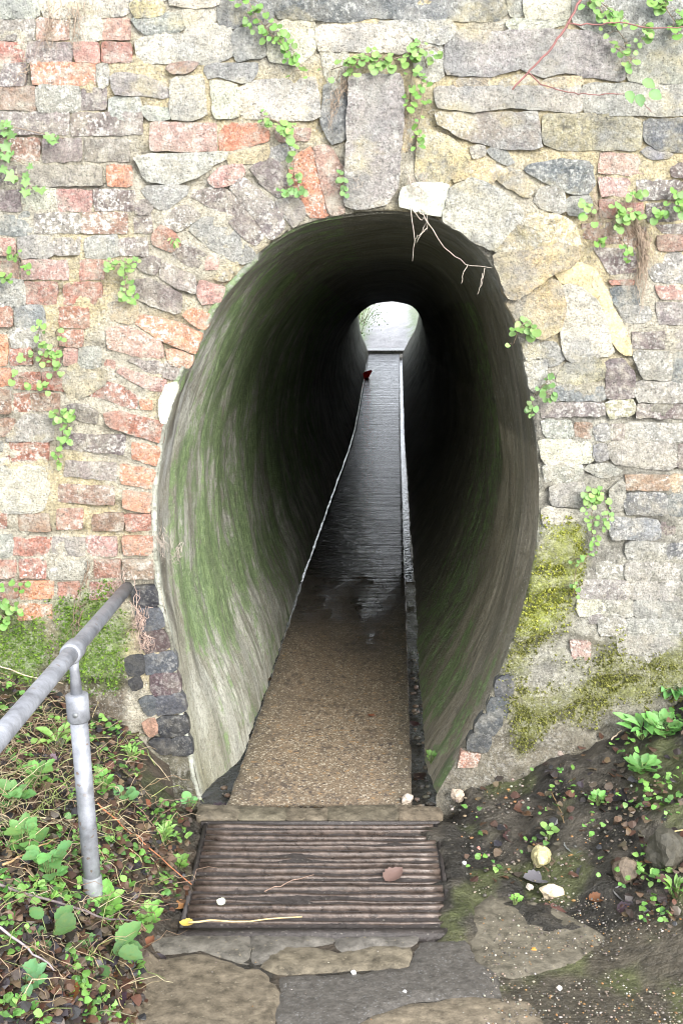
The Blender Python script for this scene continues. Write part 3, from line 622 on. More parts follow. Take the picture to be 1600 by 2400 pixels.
# ------------------------------------------------------------------ tunnel
tun = tag(empty('tunnel', (0, 0, 0)), 'narrow egg-shaped foot tunnel with wet mossy lining running through the bank', 'tunnel')
ys = np.r_[-.0005, -.0004, -.0003, .012, np.arange(.03, 2.5, .018), np.arange(2.5, 6, .035), np.arange(6, 22.5, .09)]
cen = np.array([SEC[:, 0].mean(), 0])
tang = np.gradient(SEC, axis=0); tang /= np.hypot(tang[:, 0], tang[:, 1])[:, None]
nrm = np.c_[tang[:, 1], -tang[:, 0]]       # points inward (arch runs clockwise from lower left)
if (nrm*(np.array([0, 1.1])-SEC)).sum() < 0: nrm = -nrm
V = []; C = []; UV = []; MS = []; N = len(SEC)
for y in ys:
    hs_ = 1-.085*smooth(0, 10, y)
    ws = 1-.02*smooth(0, .4, y)
    for k in range(N):
        x, z = SEC[k]; s = SECS[k]
        f = min(1, k/8, (N-1-k)/8)
        d = .030*fbm(s*1.3, y*1.1, 3.1)*smooth(0, .5, y)*(.3+.7*smooth(0, .4, z))+.010*fbm(y*9, s*1.1, 8)*smooth(0, .1, y)+.004*nz(y*30, s*7, 1)+.003*nz(s*30, y*18, 6)
        left = k < N*.42; right = k > N*.60
        lipy = 0
        if left and y < 0: lipo = {-.0005: (-.016, .006), -.0004: (-.006, -.004), -.0003: (.006, -.003)}[float(y)]; d += lipo[0]+.010*fbm(s*7, 2); lipy = lipo[1]
        elif y < .03: d += -.012
        foot = smooth(.02, .5, y)*(1-smooth(.05, .55, z))
        if right or not left: d -= .012*(1-smooth(0, .3, y))
        zz = z*hs_ if z > 0 else z
        P = (cen[0]+(x-cen[0])*ws+nrm[k, 0]*d+axx(y)+foot*(.086 if left else -.025), y+lipy+(.02 if (not left and y < .03) else 0), zz+nrm[k, 1]*d+floorz(max(0, y)))
        V.append(P); UV.append((s, y, 0))
        # colour: lime render, green algae on the lit left flank, brown on the right
        n1 = fbm(s*2.2, y*2.6, 11); n2 = fbm(y*14, s*1.2, 21)
        b = lerp((.50, .50, .43), (.34, .335, .265), smooth(-.2, .5, n1))
        if right: b = lerp((.40, .345, .265), (.27, .23, .17), smooth(-.2, .4, n1))
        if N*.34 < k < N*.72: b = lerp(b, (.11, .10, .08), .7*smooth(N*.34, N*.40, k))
        h = z; mo = .0
        if left:
            mo = smooth(.08, .5, y+.1*n1)*(.55+.45*smooth(-.3, .3, n1))*(.5+.5*smooth(.1, .6, h))*(1-smooth(6, 11, y))
            g2 = smooth(.55, .75, h)*(1-smooth(.16, .30, y+.1*n1))
            b = lerp(b, (.30, .30, .30), g2*smooth(-.1, .3, n2)*.7)
            b = lerp(b, (.06, .05, .035), smooth(.35, .6, h)*(1-smooth(1.7, 1.95, h))*smooth(.04, .08, y)*(1-smooth(.14, .26, y+.06*n1))*smooth(-.15, .15, fbm(y*16+5, s*2.2, 31))*.85)
            lowm = (1-smooth(.1, .62, h))*(1-smooth(.05, .22, y))
            b = lerp(b, (.19, .17, .07), lowm*.7)
            b = lerp(b, (.56, .58, .50), (1-smooth(.02, .10, y+.04*n2))*.8)
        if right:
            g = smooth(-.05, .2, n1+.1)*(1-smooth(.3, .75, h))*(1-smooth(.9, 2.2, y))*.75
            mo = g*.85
            b = lerp(b, (.085, .083, .068), .7*smooth(1.0, 1.9, y+.35*n1))  # shade of the tunnel interior painted into the right flank, darker further in
            b = lerp(b, (.30, .31, .27), (1-smooth(.03, .13, y+.05*n2))*.55)
            mo = max(mo, .55*smooth(1.0, 1.6, y+.4*n1)*(1-smooth(2.2, 4, y)))
        if N*.30 < k < N*.48 : mo = max(mo, .45*(1-smooth(2.5, 5, y)))
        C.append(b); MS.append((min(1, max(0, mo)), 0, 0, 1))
Fc = []
for j in range(len(ys)-1):
    for k in range(N-1):
        a = j*N+k; Fc.append((a, a+N, a+N+1, a+1))
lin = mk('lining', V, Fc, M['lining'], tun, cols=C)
a = lin.data.color_attributes.new('moss', 'FLOAT_COLOR', 'POINT'); a.data.foreach_set('color', np.array(MS, dtype=np.float32).ravel())
a = lin.data.attributes.new('suv', 'FLOAT_VECTOR', 'POINT'); a.data.foreach_set('vector', np.array(UV, dtype=np.float32).ravel())
# bed of the gutters (whole floor under the path slab)
V = []; Fc = []
yb = np.r_[np.arange(-.16, 6, .05), np.arange(6, 22.6, .15)]
XB = np.linspace(-.75, .55, 40)
for y in yb:
    for x in XB: V.append((x+axx(y), y, floorz(max(y, 0))-.075+.012*fbm(x*14, y*9, 4)))
for j in range(len(yb)-1):
    for i in range(len(XB)-1): a = j*len(XB)+i; Fc.append((a, a+1, a+len(XB)+1, a+len(XB)))
tag(mk('gutter_bed', V, Fc, M['bed']), kind='structure')
# water standing in both gutters beyond the dry part
water = NT('gutter_water'); water.b.inputs['Base Color'].default_value = (.02, .022, .025, 1); water.rough(.04)
water.l(water.bump(water.noise(14, 3, .6), .5, .012), water.b.inputs['Normal'])
V = []; Fc = []
yb = np.arange(3.8, 22.3, .2)
for y in yb:
    for x in (-.75, .55): V.append((x+axx(y), y, floorz(y)-.068))
for j in range(len(yb)-1): Fc.append((2*j, 2*j+1, 2*j+3, 2*j+2))
tag(mk('gutter_water', V, Fc, water.m), kind='structure')
# path slab
V = []; Fc = []; C = []; WT = []
yb = np.r_[np.arange(-.075, 3.6, .03), 3.6, 3.604, np.arange(3.63, 8, .04), np.arange(8, 22.35, .12)]
prof = [(-.345, -.09), (-.343, -.006), (-.336, 0)]+[(x, 0) for x in np.linspace(-.31, .31, 22)]+[(.336, 0), (.343, -.006), (.345, -.09)]
for y in yb:
    seam = -.002 if 3.59 < y < 3.61 else 0
    for i, (x, dz) in enumerate(prof):
        e = .008*fbm(y*5, x*3, 6) if abs(x) > .33 else 0
        top = dz > -.05
        V.append((-.08+x+e*(1 if x > 0 else -1)+axx(y), y, floorz(y)+dz+(seam+.003*fbm(x*9, y*9, 2) if top else 0)))
        wt = smooth(.9, 4.6, y+1.1*fbm(x*4, y*1.3, 5)+.15*smooth(3.3, 3.9, y))
        WT.append((wt, 0, 0, 1))
        edge = smooth(.2, .34, abs(x))
        b = lerp((.215, .160, .105), (.14, .115, .078), edge*.8)
        C.append(b)
np_ = len(prof)
for j in range(len(yb)-1):
    for i in range(np_-1): a = j*np_+i; Fc.append((a, a+1, a+np_+1, a+np_))
Fc.append(tuple(range(np_)))
pth = tag(mk('tunnel_path', V, Fc, M['path'], cols=C), kind='structure')
a = pth.data.color_attributes.new('wet', 'FLOAT_COLOR', 'POINT'); a.data.foreach_set('color', np.array(WT, dtype=np.float32).ravel())

# ------------------------------------------------------------------ far end of the tunnel
V = []; Fc = []; C = []
yb = np.r_[np.arange(22.55, 30, .25), np.arange(30, 60, 2)]; XF = np.r_[np.linspace(-9, -1, 9), np.linspace(-.8, 3, 24), np.linspace(3.5, 12, 9)]
for y in yb:
    for x in XF:
        xr = x-axx(y)
        z = -.21+.085*(y-22.5)*smooth(22.5, 25, y)+max(0, abs(xr+.05)-.52)*.6*smooth(22.6, 24, y)+.03*fbm(x*3, y*3)
        V.append((x, y, min(z, 2.2)))
        C.append(lerp(lerp((.42, .40, .40), (.30, .28, .28), smooth(-.2, .3, fbm(x*5, y*2, 3))), (.16, .21, .08), smooth(.42, .62, abs(xr)+.15*nz(x*6, y*6))))
for j in range(len(yb)-1):
    for i in range(len(XF)-1): a = j*len(XF)+i; Fc.append((a, a+1, a+len(XF)+1, a+len(XF)))
tag(mk('far_path', V, Fc, M['soil'], cols=C), kind='structure')
def box(mb, x0, x1, y0, y1, z0, z1, col=None, bev=0):
    V = [(x0, y0, z0), (x1, y0, z0), (x1, y1, z0), (x0, y1, z0), (x0+bev, y0+bev, z1), (x1-bev, y0+bev, z1), (x1-bev, y1-bev, z1), (x0+bev, y1-bev, z1)]
    mb.add(V, [(3, 2, 1, 0), (4, 5, 6, 7), (0, 1, 5, 4), (1, 2, 6, 5), (2, 3, 7, 6), (3, 0, 4, 7)], col)
mb = MB(); box(mb, .40, 1.42, 22.36, 22.95, -.36, -.19, bev=.01)
o = tag(mb.build('doorstep', M['slab'], None, False), 'pale stone step across the far mouth of the tunnel', 'step'); o.color = (.55, .54, .52, 1)
# embankment carried by the wall over the tunnel
V = []; Fc = []; C = []
yb = np.r_[.06, .3, np.linspace(1, 22, 16), 22.4]; XE = np.linspace(-9, 11, 40)
for y in yb:
    for x in XE:
        V.append((x, y, 3.2+1.6*math.sin(math.pi*min(1, max(0, y/22.4)))**.6+.1*fbm(x, y)))
        C.append((.09, .11, .04))
for j in range(len(yb)-1):
    for i in range(len(XE)-1): a = j*len(XE)+i; Fc.append((a, a+1, a+len(XE)+1, a+len(XE)))
tag(mk('embankment', V, Fc, M['soil'], cols=C), kind='structure')

# ------------------------------------------------------------------ ground in front
xs = np.r_[np.arange(-4, -1.5, .12), np.arange(-1.5, 1.6, .02), np.arange(1.6, 4.1, .12)]
yb = np.r_[np.arange(-9, -2.6, .25), np.arange(-2.6, -.02, .02), .0, .04]
V = []; C = []; Fc = []
for y in yb:
    for x in xs:
        z = ground(x, y); s = smooth(-.5, -.62, x) if x < 0 else smooth(.36, .5, x)
        g = .030*fbm(x*7, y*7, 3)+.012*nz(x*26, y*26, 8)
        if -.62 < x < .42:
            g = -.05
            if -.93 < y < -.19:
                e = .06*fbm(x*7, y*9, 12); m1 = max(smooth(.265, .335, x+e), smooth(-.455, -.52, x+e*.7)); g = -.05+m1*(.060+.014*nz(x*22, y*22, 4))
            elif y <= -.93: g = -.004
        elif y < -.88: g = g*.5*(smooth(.9, 1.5, x) if x > 0 else smooth(-.6, -.75, x))-.004
        else: g = g*s-.01*(1-s)
        if y > -.15 and -.62 < x < .45: g -= .08
        V.append((x, y, z+g))
        b = lerp((.06, .046, .032), (.03, .026, .02), smooth(-.2, .3, fbm(x*5, y*5, 6)))
        if x > .3: b = lerp((.075, .065, .05), (.03, .027, .022), smooth(-.25, .25, fbm(x*6, y*6, 16)))
        if x > .3 and y < -.9: b = lerp(b, (.095, .08, .055), .6)
        if x > .3: b = lerp(b, (.10, .12, .035), .55*smooth(.05, .35, fbm(x*4, y*4, 26)))
        if x < -.5 : b = lerp(b, (.07, .085, .03), .5*smooth(.05, .35, fbm(x*4, y*4, 26)))
        C.append(b)
n = len(xs)
for j in range(len(yb)-1):
    for i in range(n-1): a = j*n+i; Fc.append((a, a+1, a+n+1, a+n))
tag(mk('ground', V, Fc, M['soil'], cols=C), kind='structure')
# threshold stones
th = tag(empty('threshold', (0, -.12, -.02)), 'row of worn stone blocks between the path end and the iron grating', 'threshold')
def flat_piece(P, z0f, thick, rough, seed, grid=.02, inset=.004):
    V, Fc = piece_mesh(P, 0, rough, grid=grid, seed=seed, inset=inset, rr=.008, back=thick)
    return [(v[0], v[2], z0f(v[0], v[2])-v[1]) for v in V], Fc
xe = [-.52, -.372, -.20, -.05, .205, .36]; 
for i in range(5):
    P = [(xe[i], -.185), (xe[i+1], -.185), (xe[i+1], -.085), (xe[i], -.085)]
    V, Fc = flat_piece(P, lambda x, y: -.003+.006*math.sin(x*9), .06, .010, i*3.1, inset=-.005)
    o = mk('stone', [(v[0], v[1]+.12, v[2]+.02) for v in V], Fc, M['slab'], th); o.color = (*jit((.115, .095, .068), .08), 1)
# drain grating
gr = tag(empty('drain_grating', (-.075, -.54, -.03)), 'rusty ribbed iron drain grating silted with mud before the tunnel mouth', 'grating')
GX0, GX1, GY0, GY1 = -.485, .335, -.875, -.20
def gb(name, fn, mat):
    m_ = MB(); fn(m_); m_.V = [(x+.075, y+.54, z+.03) for x, y, z in m_.V]; return m_.build(name, mat, gr, True)
V = []; Fc = []
for j in range(60):
    for i in range(70):
        x = GX0+.005+(GX1-GX0-.01)*i/69; y = GY0+.005+(GY1-GY0-.01)*j/59
        V.append((x+.075, y+.54, -.0235+.010*fbm(x*5, y*8, 5)+.002*nz(x*60, y*60)+.03-.0))
for j in range(59):
    for i in range(69): a = j*70+i; Fc.append((a, a+1, a+71, a+70))
mk('silt', V, Fc, M['silt'], gr)
for k in range(17):
    y = GY1-.025-(GY1-GY0-.06)*k/16
    def f(m_, y=y, k=k):
        pts = [(GX0+.01+(GX1-GX0-.02)*t/12, y+.005*nz(t*.5, k)+(t-6)*.0006*math.sin(k*2.3), -.024+.006*nz(t*.35, k+5)+.004*math.sin(k*1.9)) for t in range(13)]
        L = [(-.0085, -.014), (-.008, .009), (-.005, .012), (.005, .012), (.008, .009), (.0085, -.014)]
        if k % 3 == 1: L = [(a*.6, b-.003) for a, b in L]
        V = []; Fc = []
        for x, yy, zz in pts:
            for a, b in L: V.append((x, yy+a, zz+b))
        for i in range(12):
            for q in range(5): c = i*6+q; Fc.append((c, c+6, c+7, c+1))
        Fc += [(0, 1, 2, 3, 4, 5), (77, 76, 75, 74, 73, 72)]
        m_.add(V, Fc)
    gb('bar', f, M['iron'])
def fr(m_):
    box(m_, GX0-.01, GX0+.008, GY0, GY1, -.06, -.016, bev=.003); box(m_, GX1-.008, GX1+.01, GY0, GY1, -.06, -.018, bev=.003)
    box(m_, GX0-.02, GX1+.02, GY1-.005, GY1+.012, -.06, -.012, bev=.003); box(m_, GX0-.01, GX1+.04, GY0-.045, GY0-.002, -.06, -.014, bev=.004)
gb('frame', fr, M['silt'])
# paving in front: concrete slabs and patches
pav = tag(empty('paving', (0, 0, 0)), kind='structure')
SL = [('slab', (0.107, 0.098, 0.081), [(385, 2188), (588, 2192), (580, 2262), (470, 2228), (350, 2215)]), ('slab', (0.107, 0.098, 0.083), [(592, 2192), (782, 2194), (780, 2215), (690, 2220), (610, 2262), (590, 2255)]),
      ('slab', (0.116, 0.106, 0.091), [(787, 2194), (985, 2198), (960, 2220), (880, 2216), (800, 2232), (787, 2215)]),
      ('slab', (0.137, 0.116, 0.082), [(612, 2264), (650, 2228), (720, 2218), (790, 2236), (880, 2220), (962, 2224), (955, 2266), (850, 2276), (650, 2285)]),
      ('slab', (0.131, 0.108, 0.076), [(330, 2222), (470, 2234), (575, 2268), (610, 2270), (655, 2330), (640, 2400), (600, 2460), (300, 2460), (240, 2330)]),
      ('tarmac', (0.088, 0.080, 0.070), [(658, 2290), (850, 2281), (960, 2270), (985, 2210), (1090, 2206), (1110, 2250), (1165, 2290), (1170, 2340), (1080, 2334), (960, 2350), (860, 2385), (800, 2440), (650, 2400)]),
      ('slab', (0.157, 0.129, 0.091), [(862, 2390), (960, 2356), (1080, 2340), (1240, 2350), (1270, 2400), (1290, 2480), (800, 2480), (815, 2430)]),
      ('slab', (0.133, 0.116, 0.085), [(560, 2400), (640, 2405), (800, 2446), (790, 2520), (300, 2520), (300, 2466), (600, 2466)]),
      ('slab', (0.116, 0.102, 0.075), [(1095, 2206), (1090, 2150), (1160, 2090), (1300, 2130), (1420, 2200), (1330, 2260), (1200, 2290), (1168, 2288), (1115, 2248)])]
for i, (mt, c, P) in enumerate(SL):
    W = [(onground(*p).x, onground(*p).y) for p in P]
    V, Fc = flat_piece(W, lambda x, y: ground(x, y)+.003, .05, .007, i*4.7, grid=.022, inset=-.006)
    o = mk('paving_slab', V, Fc, M[mt], pav); o.color = (*c, 1)

# ------------------------------------------------------------------ handrail
hr = tag(empty('handrail', (-.70, -1.06, ground(-.7, -1.06)-.03)), 'grey galvanised tube handrail on one leaning post beside the tunnel mouth', 'handrail')
hb = hr.location.copy()
def hpart(name, pts, rad, mat, n=24, parent=hr):
    V, Fc = tube([Vector(p)-hb for p in pts], rad, n); o = mk(name, V, Fc, mat, parent)
    return o
A = onwall(298, 1378, -.01); B = Vector((-.728, -1.06, .925)); dirr = (B-A).normalized(); Cend = B+dirr*1.6
hpart('rail', [A, A.lerp(B, .5), B, Cend], .0225, M['galv'])
hpart('rail_collar', [B-dirr*.05, B-dirr*.046, B+dirr*.032, B+dirr*.036], [.026, .0295, .0295, .026], M['galv'])
pt = Vector((-.722, -1.06, .80)); pb = Vector((-.70, -1.06, .10))
hpart('swivel_lug', [B+Vector((0, 0, -.02)), (B+pt)/2+Vector((0, 0, .01)), pt+Vector((0, 0, .0))], [.017, .013, .017], M['galv'], 12)
pd = (pb-pt).normalized()
sk = hpart('post_socket', [pt-pd*.006, pt-pd*.002, pt+pd*.070, pt+pd*.074], [.024, .031, .031, .028], M['galv'])
hpart('set_screw', [pt+pd*.045+Vector((0, -.030, 0)), pt+pd*.045+Vector((0, -.036, 0))], .007, M['galvdull'], 8, sk)
hpart('post', [pt+pd*.03, pt.lerp(pb, .5), pb], .0245, M['galv'])
zf = ground(-.7, -1.06)
hpart('post_sleeve', [pt+pd*(.80-zf-.085)*1.0, pt+pd*(.80-zf-.08), pb], [.0245, .0275, .0275], M['galvdull'])

# ------------------------------------------------------------------ plants
def leafmesh(name, outline, cup=.12, fold=.0, n2=0):
    V = [(0, .45, -cup*.5)]; 
    for x, y in outline:
        r = math.hypot(x, y-.45); V.append((x, y, abs(x)*fold+cup*(r**2)*.8-cup*.5+.0))
    n = len(outline); Fc = [(0, 1+i, 1+(i+1) % n) for i in range(n)]
    me = bpy.data.meshes.new(name); me.from_pydata(V, [], Fc); me.polygons.foreach_set('use_smooth', [True]*len(me.polygons)); return me
def sym(half): return half+[(-x, y) for x, y in reversed(half) if abs(x) > 1e-6]
rd = sym([(0, .08), (.22, -.04), (.45, .10), (.53, .40), (.42, .72), (.22, .92), (0, .98)])
iv = sym([(0, .12), (.20, -.06), (.46, .02), (.34, .26), (.58, .50), (.26, .58), (.10, .82), (0, 1.0)])
ov = sym([(0, 0), (.20, .06), (.36, .22), (.33, .30), (.42, .42), (.37, .50), (.38, .62), (.27, .70), (.22, .84), (.10, .92), (0, 1.02)])
la = sym([(0, 0), (.07, .10), (.16, .30), (.19, .50), (.15, .72), (.07, .90), (0, 1.0)])
LM = {}
for nme, ol, cup, fold in (('round', rd, .25, .1), ('ivy', iv, .1, .25), ('ovate', ov, .18, .35), ('lance', la, -.35, .7), ('dead', ov, .55, .3)):
    me = leafmesh('leaf_'+nme, ol, cup, fold); me.materials.append(M['dead' if nme == 'dead' else 'leaf']); LM[nme] = me
def put_leaf(parent, base, nrm, up, size, kind, col, name='leaf', org=None):
    nrm = Vector(nrm).normalized(); up = Vector(up); up = (up-nrm*up.dot(nrm)).normalized(); x = up.cross(nrm)
    m_ = Matrix(((x.x, up.x, nrm.x), (x.y, up.y, nrm.y), (x.z, up.z, nrm.z))).to_4x4()
    o = bpy.data.objects.new(name, LM[kind]); COL.objects.link(o)
    if parent: o.parent = parent; base = Vector(base)-parent.location
    o.matrix_local = Matrix.Translation(base) @ m_ @ Matrix.Diagonal((size*random.uniform(.85, 1.15), size, size, 1))
    o.color = (*jit(col, .2), 1); return o
G1 = (.15, .30, .07); G2 = (.20, .36, .10); G3 = (.09, .22, .07); GB = (.15, .28, .09)
def rv(s=1): return Vector((random.uniform(-s, s), random.uniform(-s, s), random.uniform(-s, s)))
def creeper(label, strands, n, size, col=G1, kind='round', cat='creeper', spread=22, out=.03, name='wall_creeper', group=None, stem=(.22, .17, .12)):
    o0 = onwall(*strands[0][0], -.012); root = tag(empty(name, o0), label, cat, group)
    sm = MB(); tot = sum(len(s_) for s_ in strands)
    for s_ in strands:
        pts = []
        for a, b in zip(s_, s_[1:]):
            for t in np.linspace(0, 1, 5)[:-1]: pts.append((a[0]+(b[0]-a[0])*t, a[1]+(b[1]-a[1])*t))
        pts.append(s_[-1]); L = len(pts)
        W = [onwall(p[0]+7*nz(i*.5, p[0]*.01), p[1], -.014-out*math.sin(math.pi*min(1, .15+i/L))) for i, p in enumerate(pts)]
        W[0] = onwall(*pts[0], .005)
        V, Fc = tube([w_-o0 for w_ in W], .0016, 5); sm.add(V, Fc)
        k = max(3, int(n*len(s_)/tot))
        for q in range(k):
            i = random.randrange(L); p = pts[i]; ang = random.uniform(0, 6.28); rr = spread*math.sqrt(random.random())
            b = onwall(p[0]+rr*math.cos(ang), p[1]+rr*math.sin(ang)*.9, -.02-random.uniform(0, out)-.012)
            put_leaf(root, b, Vector((0, -1, .55))+rv(.55), Vector((math.cos(ang)*.6, -.2, -1))+rv(.6), size*random.uniform(.55, 1.2), kind, col)
            V, Fc = tube([W[i]-o0, (W[i].lerp(b, .5)-o0)+Vector((0, -.006, .006)), b-o0], .0008, 4, False); sm.add(V, Fc)
    sm.C = [stem]*len(sm.V); s = sm.build('stem', M['twig'], root); s.color = (*stem, 1)
    return root
creeper('leafy creeper trailing down from the dark lintel stone over the crown stones', [[(575, -10), (600, 40), (640, 85)], [(630, 70), (670, 110), (705, 165)]], 62, .022, G1, spread=30)
creeper('wide creeper mat growing on top of the keystone', [[(770, 165), (850, 140), (920, 140), (1010, 110)], [(830, 150), (870, 130), (900, 150)], [(960, 130), (985, 105), (1000, 160)]], 85, .022, G2, spread=24)
creeper('long leafy strand hanging beside the keystone', [[(985, 165), (992, 230), (980, 300), (970, 360)], [(965, 170), (960, 240)]], 38, .022, G1, spread=14)
creeper('small round-leaved tuft above the pink voussoirs', [[(610, 268), (650, 285), (690, 300)], [(670, 300), (680, 350)]], 34, .022, G2, spread=16)
creeper('round-leaved tuft on the orange voussoir', [[(668, 440), (690, 438), (720, 445)], [(690, 370), (688, 420)]], 26, .022, GB, spread=14)
creeper('tiny leaf tuft against the lower keystone edge', [[(795, 405), (800, 425), (808, 445)]], 10, .020, GB, spread=10)
creeper('pointed ivy climbing at the dark left brickwork', [[(-30, 290), (40, 300), (150, 325)], [(-20, 330), (10, 360), (60, 385)], [(-10, 395), (50, 415), (80, 445)]], 34, .036, GB, 'ivy', 'ivy', 20, .035, 'ivy')
creeper('little round-leaved tuft on the white speckled brick course', [[(30, 585), (48, 605), (60, 635)], [(10, 640), (15, 655)]], 22, .020, G1, spread=13)
creeper('drooping round-leaved tuft beside the slanting purple voussoirs', [[(245, 615), (280, 620), (320, 615)], [(290, 630), (300, 680), (312, 712)]], 46, .020, G2, spread=17)
creeper('single sprig rooted in the red voussoir joint', [[(405, 560), (414, 568)]], 6, .026, G2, 'lance', spread=8)
creeper('trailing creeper over broken red bricks above the olive stone', [[(95, 750), (90, 800), (130, 830)], [(60, 830), (110, 840)], [(130, 780), (140, 850), (120, 890)], [(40, 880), (110, 905)]], 62, .020, G2, spread=18)
creeper('dense creeper tuft next to the dark purple brick', [[(135, 955), (145, 990), (150, 1035)], [(165, 965), (160, 1010)]], 36, .022, G2, spread=16)
creeper('thin sprig under the dense tuft by the pale block', [[(132, 1050), (140, 1075), (140, 1100)]], 11, .016, G1, spread=8)
creeper('creeper patch above the green moss by the handrail', [[(-10, 1375), (40, 1365), (60, 1372)], [(0, 1400), (25, 1410), (35, 1430)], [(5, 1440), (15, 1455)]], 34, .024, G1, spread=17)
creeper('bushy creeper over the upper right blocks behind the bramble', [[(1370, -20), (1410, 30), (1460, 90)], [(1400, 0), (1450, 40)], [(1440, 110), (1490, 150)], [(1500, 60), (1520, 90)]], 60, .024, G2, spread=26)
creeper('dark leafy clump at the wall edge over the bramble branch', [[(1540, -20), (1560, 20), (1590, 60)]], 28, .028, G1, spread=26)
creeper('creeper clump spreading over pink bricks beside the grey slate stones', [[(1440, 480), (1480, 500), (1500, 515)], [(1450, 510), (1460, 530)], [(1370, 480), (1385, 510)], [(1490, 440), (1490, 460)]], 46, .024, G2, spread=16)
creeper('creeper runner with leaves along the pink brick course end', [[(1600, 440), (1570, 470), (1540, 505)], [(1600, 465), (1580, 490)]], 26, .024, G1, spread=18)
creeper('few round leaves below the creeper clump on brown bricks', [[(1455, 560), (1470, 580), (1470, 615)], [(1390, 565), (1410, 562)]], 14, .022, G1, spread=11)
creeper('round-leaved tuft dangling from the tunnel edge below the rough stone', [[(1240, 745), (1215, 775), (1200, 810)], [(1230, 760), (1250, 775)]], 22, .026, G2, spread=15, out=.045)
creeper('flat leafy tuft on the jamb blocks under the rough stone', [[(1285, 880), (1280, 900), (1250, 925)], [(1270, 920), (1300, 928)], [(1245, 935), (1243, 960)]], 28, .020, GB, spread=12)
creeper('creeper hanging in a narrow fall on the grey brick course', [[(1400, 1150), (1390, 1190), (1385, 1240), (1400, 1290)], [(1405, 1145), (1420, 1180), (1425, 1230)], [(1380, 1150), (1375, 1190)]], 62, .020, G2, spread=13)
creeper('sparse thin runner trailing over the yellow moss', [[(1385, 1290), (1350, 1330), (1340, 1400)], [(1400, 1300), (1345, 1310)]], 16, .016, G1, spread=12)

def strands(label, segs, n, rad, col, cat='dry roots', name='dry_roots', amp=.03, spread=12, y=-.02):
    o0 = onwall(*segs[0][0], y); root = empty(name, o0); m_ = MB()
    for s in range(n):
        a, b = random.choice(segs)
        f = random.uniform(0, .5); g = random.uniform(.6, 1)
        A_ = (a[0]+(b[0]-a[0])*f*.4+random.gauss(0, spread*.6), a[1]+(b[1]-a[1])*f); B_ = (a[0]+(b[0]-a[0])*g+random.gauss(0, spread), a[1]+(b[1]-a[1])*g)
        P = wob(onwall(*A_, y+.012), onwall(*B_, y-random.uniform(0, .03)), 7, amp, s*1.7)
        V, Fc = tube([p-o0 for p in P], [rad*(1-.7*i/7) for i in range(8)], 4, False); m_.add(V, Fc)
    m_.C = [col]*len(m_.V); r = m_.build('strand', M['twig'], root); r.color = (*col, 1); r['kind'] = 'stuff'
    return tag(root, label, cat)
DRY = (.34, .26, .19); RT = (.42, .36, .30)
strands('dry root tangle draping the upper brick courses under the pale corner stone', [((130, -10), (90, 160)), ((170, 0), (190, 130)), ((60, 120), (30, 220))], 46, .0011, DRY, spread=22)
strands('dry root tangle beside the keystone', [((800, 160), (770, 320)), ((820, 150), (790, 260)), ((950, 200), (945, 330))], 34, .0013, DRY, spread=10)
strands('thick dry root fall over the purple bricks', [((1510, 520), (1500, 740)), ((1520, 540), (1480, 700)), ((1490, 490), (1520, 640))], 60, .0014, DRY, spread=9)
strands('pale dry root tangle by the handrail end', [((320, 1380), (335, 1530)), ((340, 1420), (310, 1500)), ((290, 1330), (280, 1420)), ((340, 1480), (345, 1535))], 70, .0012, (.45, .33, .27), spread=14, y=-.03)
strands('brown stems climbing the red bricks beside the handrail', [((220, 1300), (150, 1530)), ((215, 1290), (205, 1390)), ((190, 1400), (175, 1520))], 12, .0022, (.22, .16, .11), spread=8, y=-.03)
strands('dead grass tuft sprouting under the yellow ring stone', [((1225, 490), (1235, 590)), ((1215, 500), (1220, 570)), ((1245, 490), (1260, 600))], 40, .0012, (.33, .30, .18), spread=9)
strands('dry root wisps across the pink brick joints', [((1390, 430), (1420, 560)), ((1440, 490), (1560, 620)), ((1400, 500), (1400, 620))], 24, .0010, DRY, spread=16)
strands('dead grass wisps on the lower keystone', [((840, 400), (835, 455)), ((960, 380), (975, 480)), ((985, 400), (985, 490))], 30, .0010, RT, spread=10, y=-.04)
strands('pale fibrous roots on the lining edge', [((380, 1230), (385, 1320)), ((420, 1270), (410, 1330)), ((360, 1240), (370, 1290))], 36, .0009, RT, spread=10, y=-.012)
# roots hanging in the opening at the crown
o0 = onwall(962, 485, -.03); root = tag(empty('hanging_roots', o0), 'thin pale roots dangling from the crown into the opening', 'roots'); m_ = MB()
for P in ([(962, 485), (970, 550), (966, 612)], [(980, 492), (1000, 520), (975, 570)], [(965, 490), (985, 515), (1000, 512)], [(990, 500), (1040, 580), (1090, 620), (1152, 628)], [(1095, 620), (1085, 640), (1080, 665)], [(1135, 628), (1130, 660), (1118, 690)], [(1130, 640), (1125, 672)], [(1000, 535), (985, 548), (972, 560)], [(985, 490), (1002, 500), (1000, 540)]):
    pts = []
    for i, p in enumerate(P): pts.append(onwall(*p, -.03 if i == 0 else -.045)-o0)
    W = []
    for a, b in zip(pts, pts[1:]): W += wob(a, b, 4, .008, a.x*50)[:-1]
    W.append(pts[-1]); V, Fc = tube(W, [.0015*(1-.5*i/len(W)) for i in range(len(W))], 5); m_.add(V, Fc)
r = m_.build('strand', M['twig'], root); r.color = (*RT, 1)
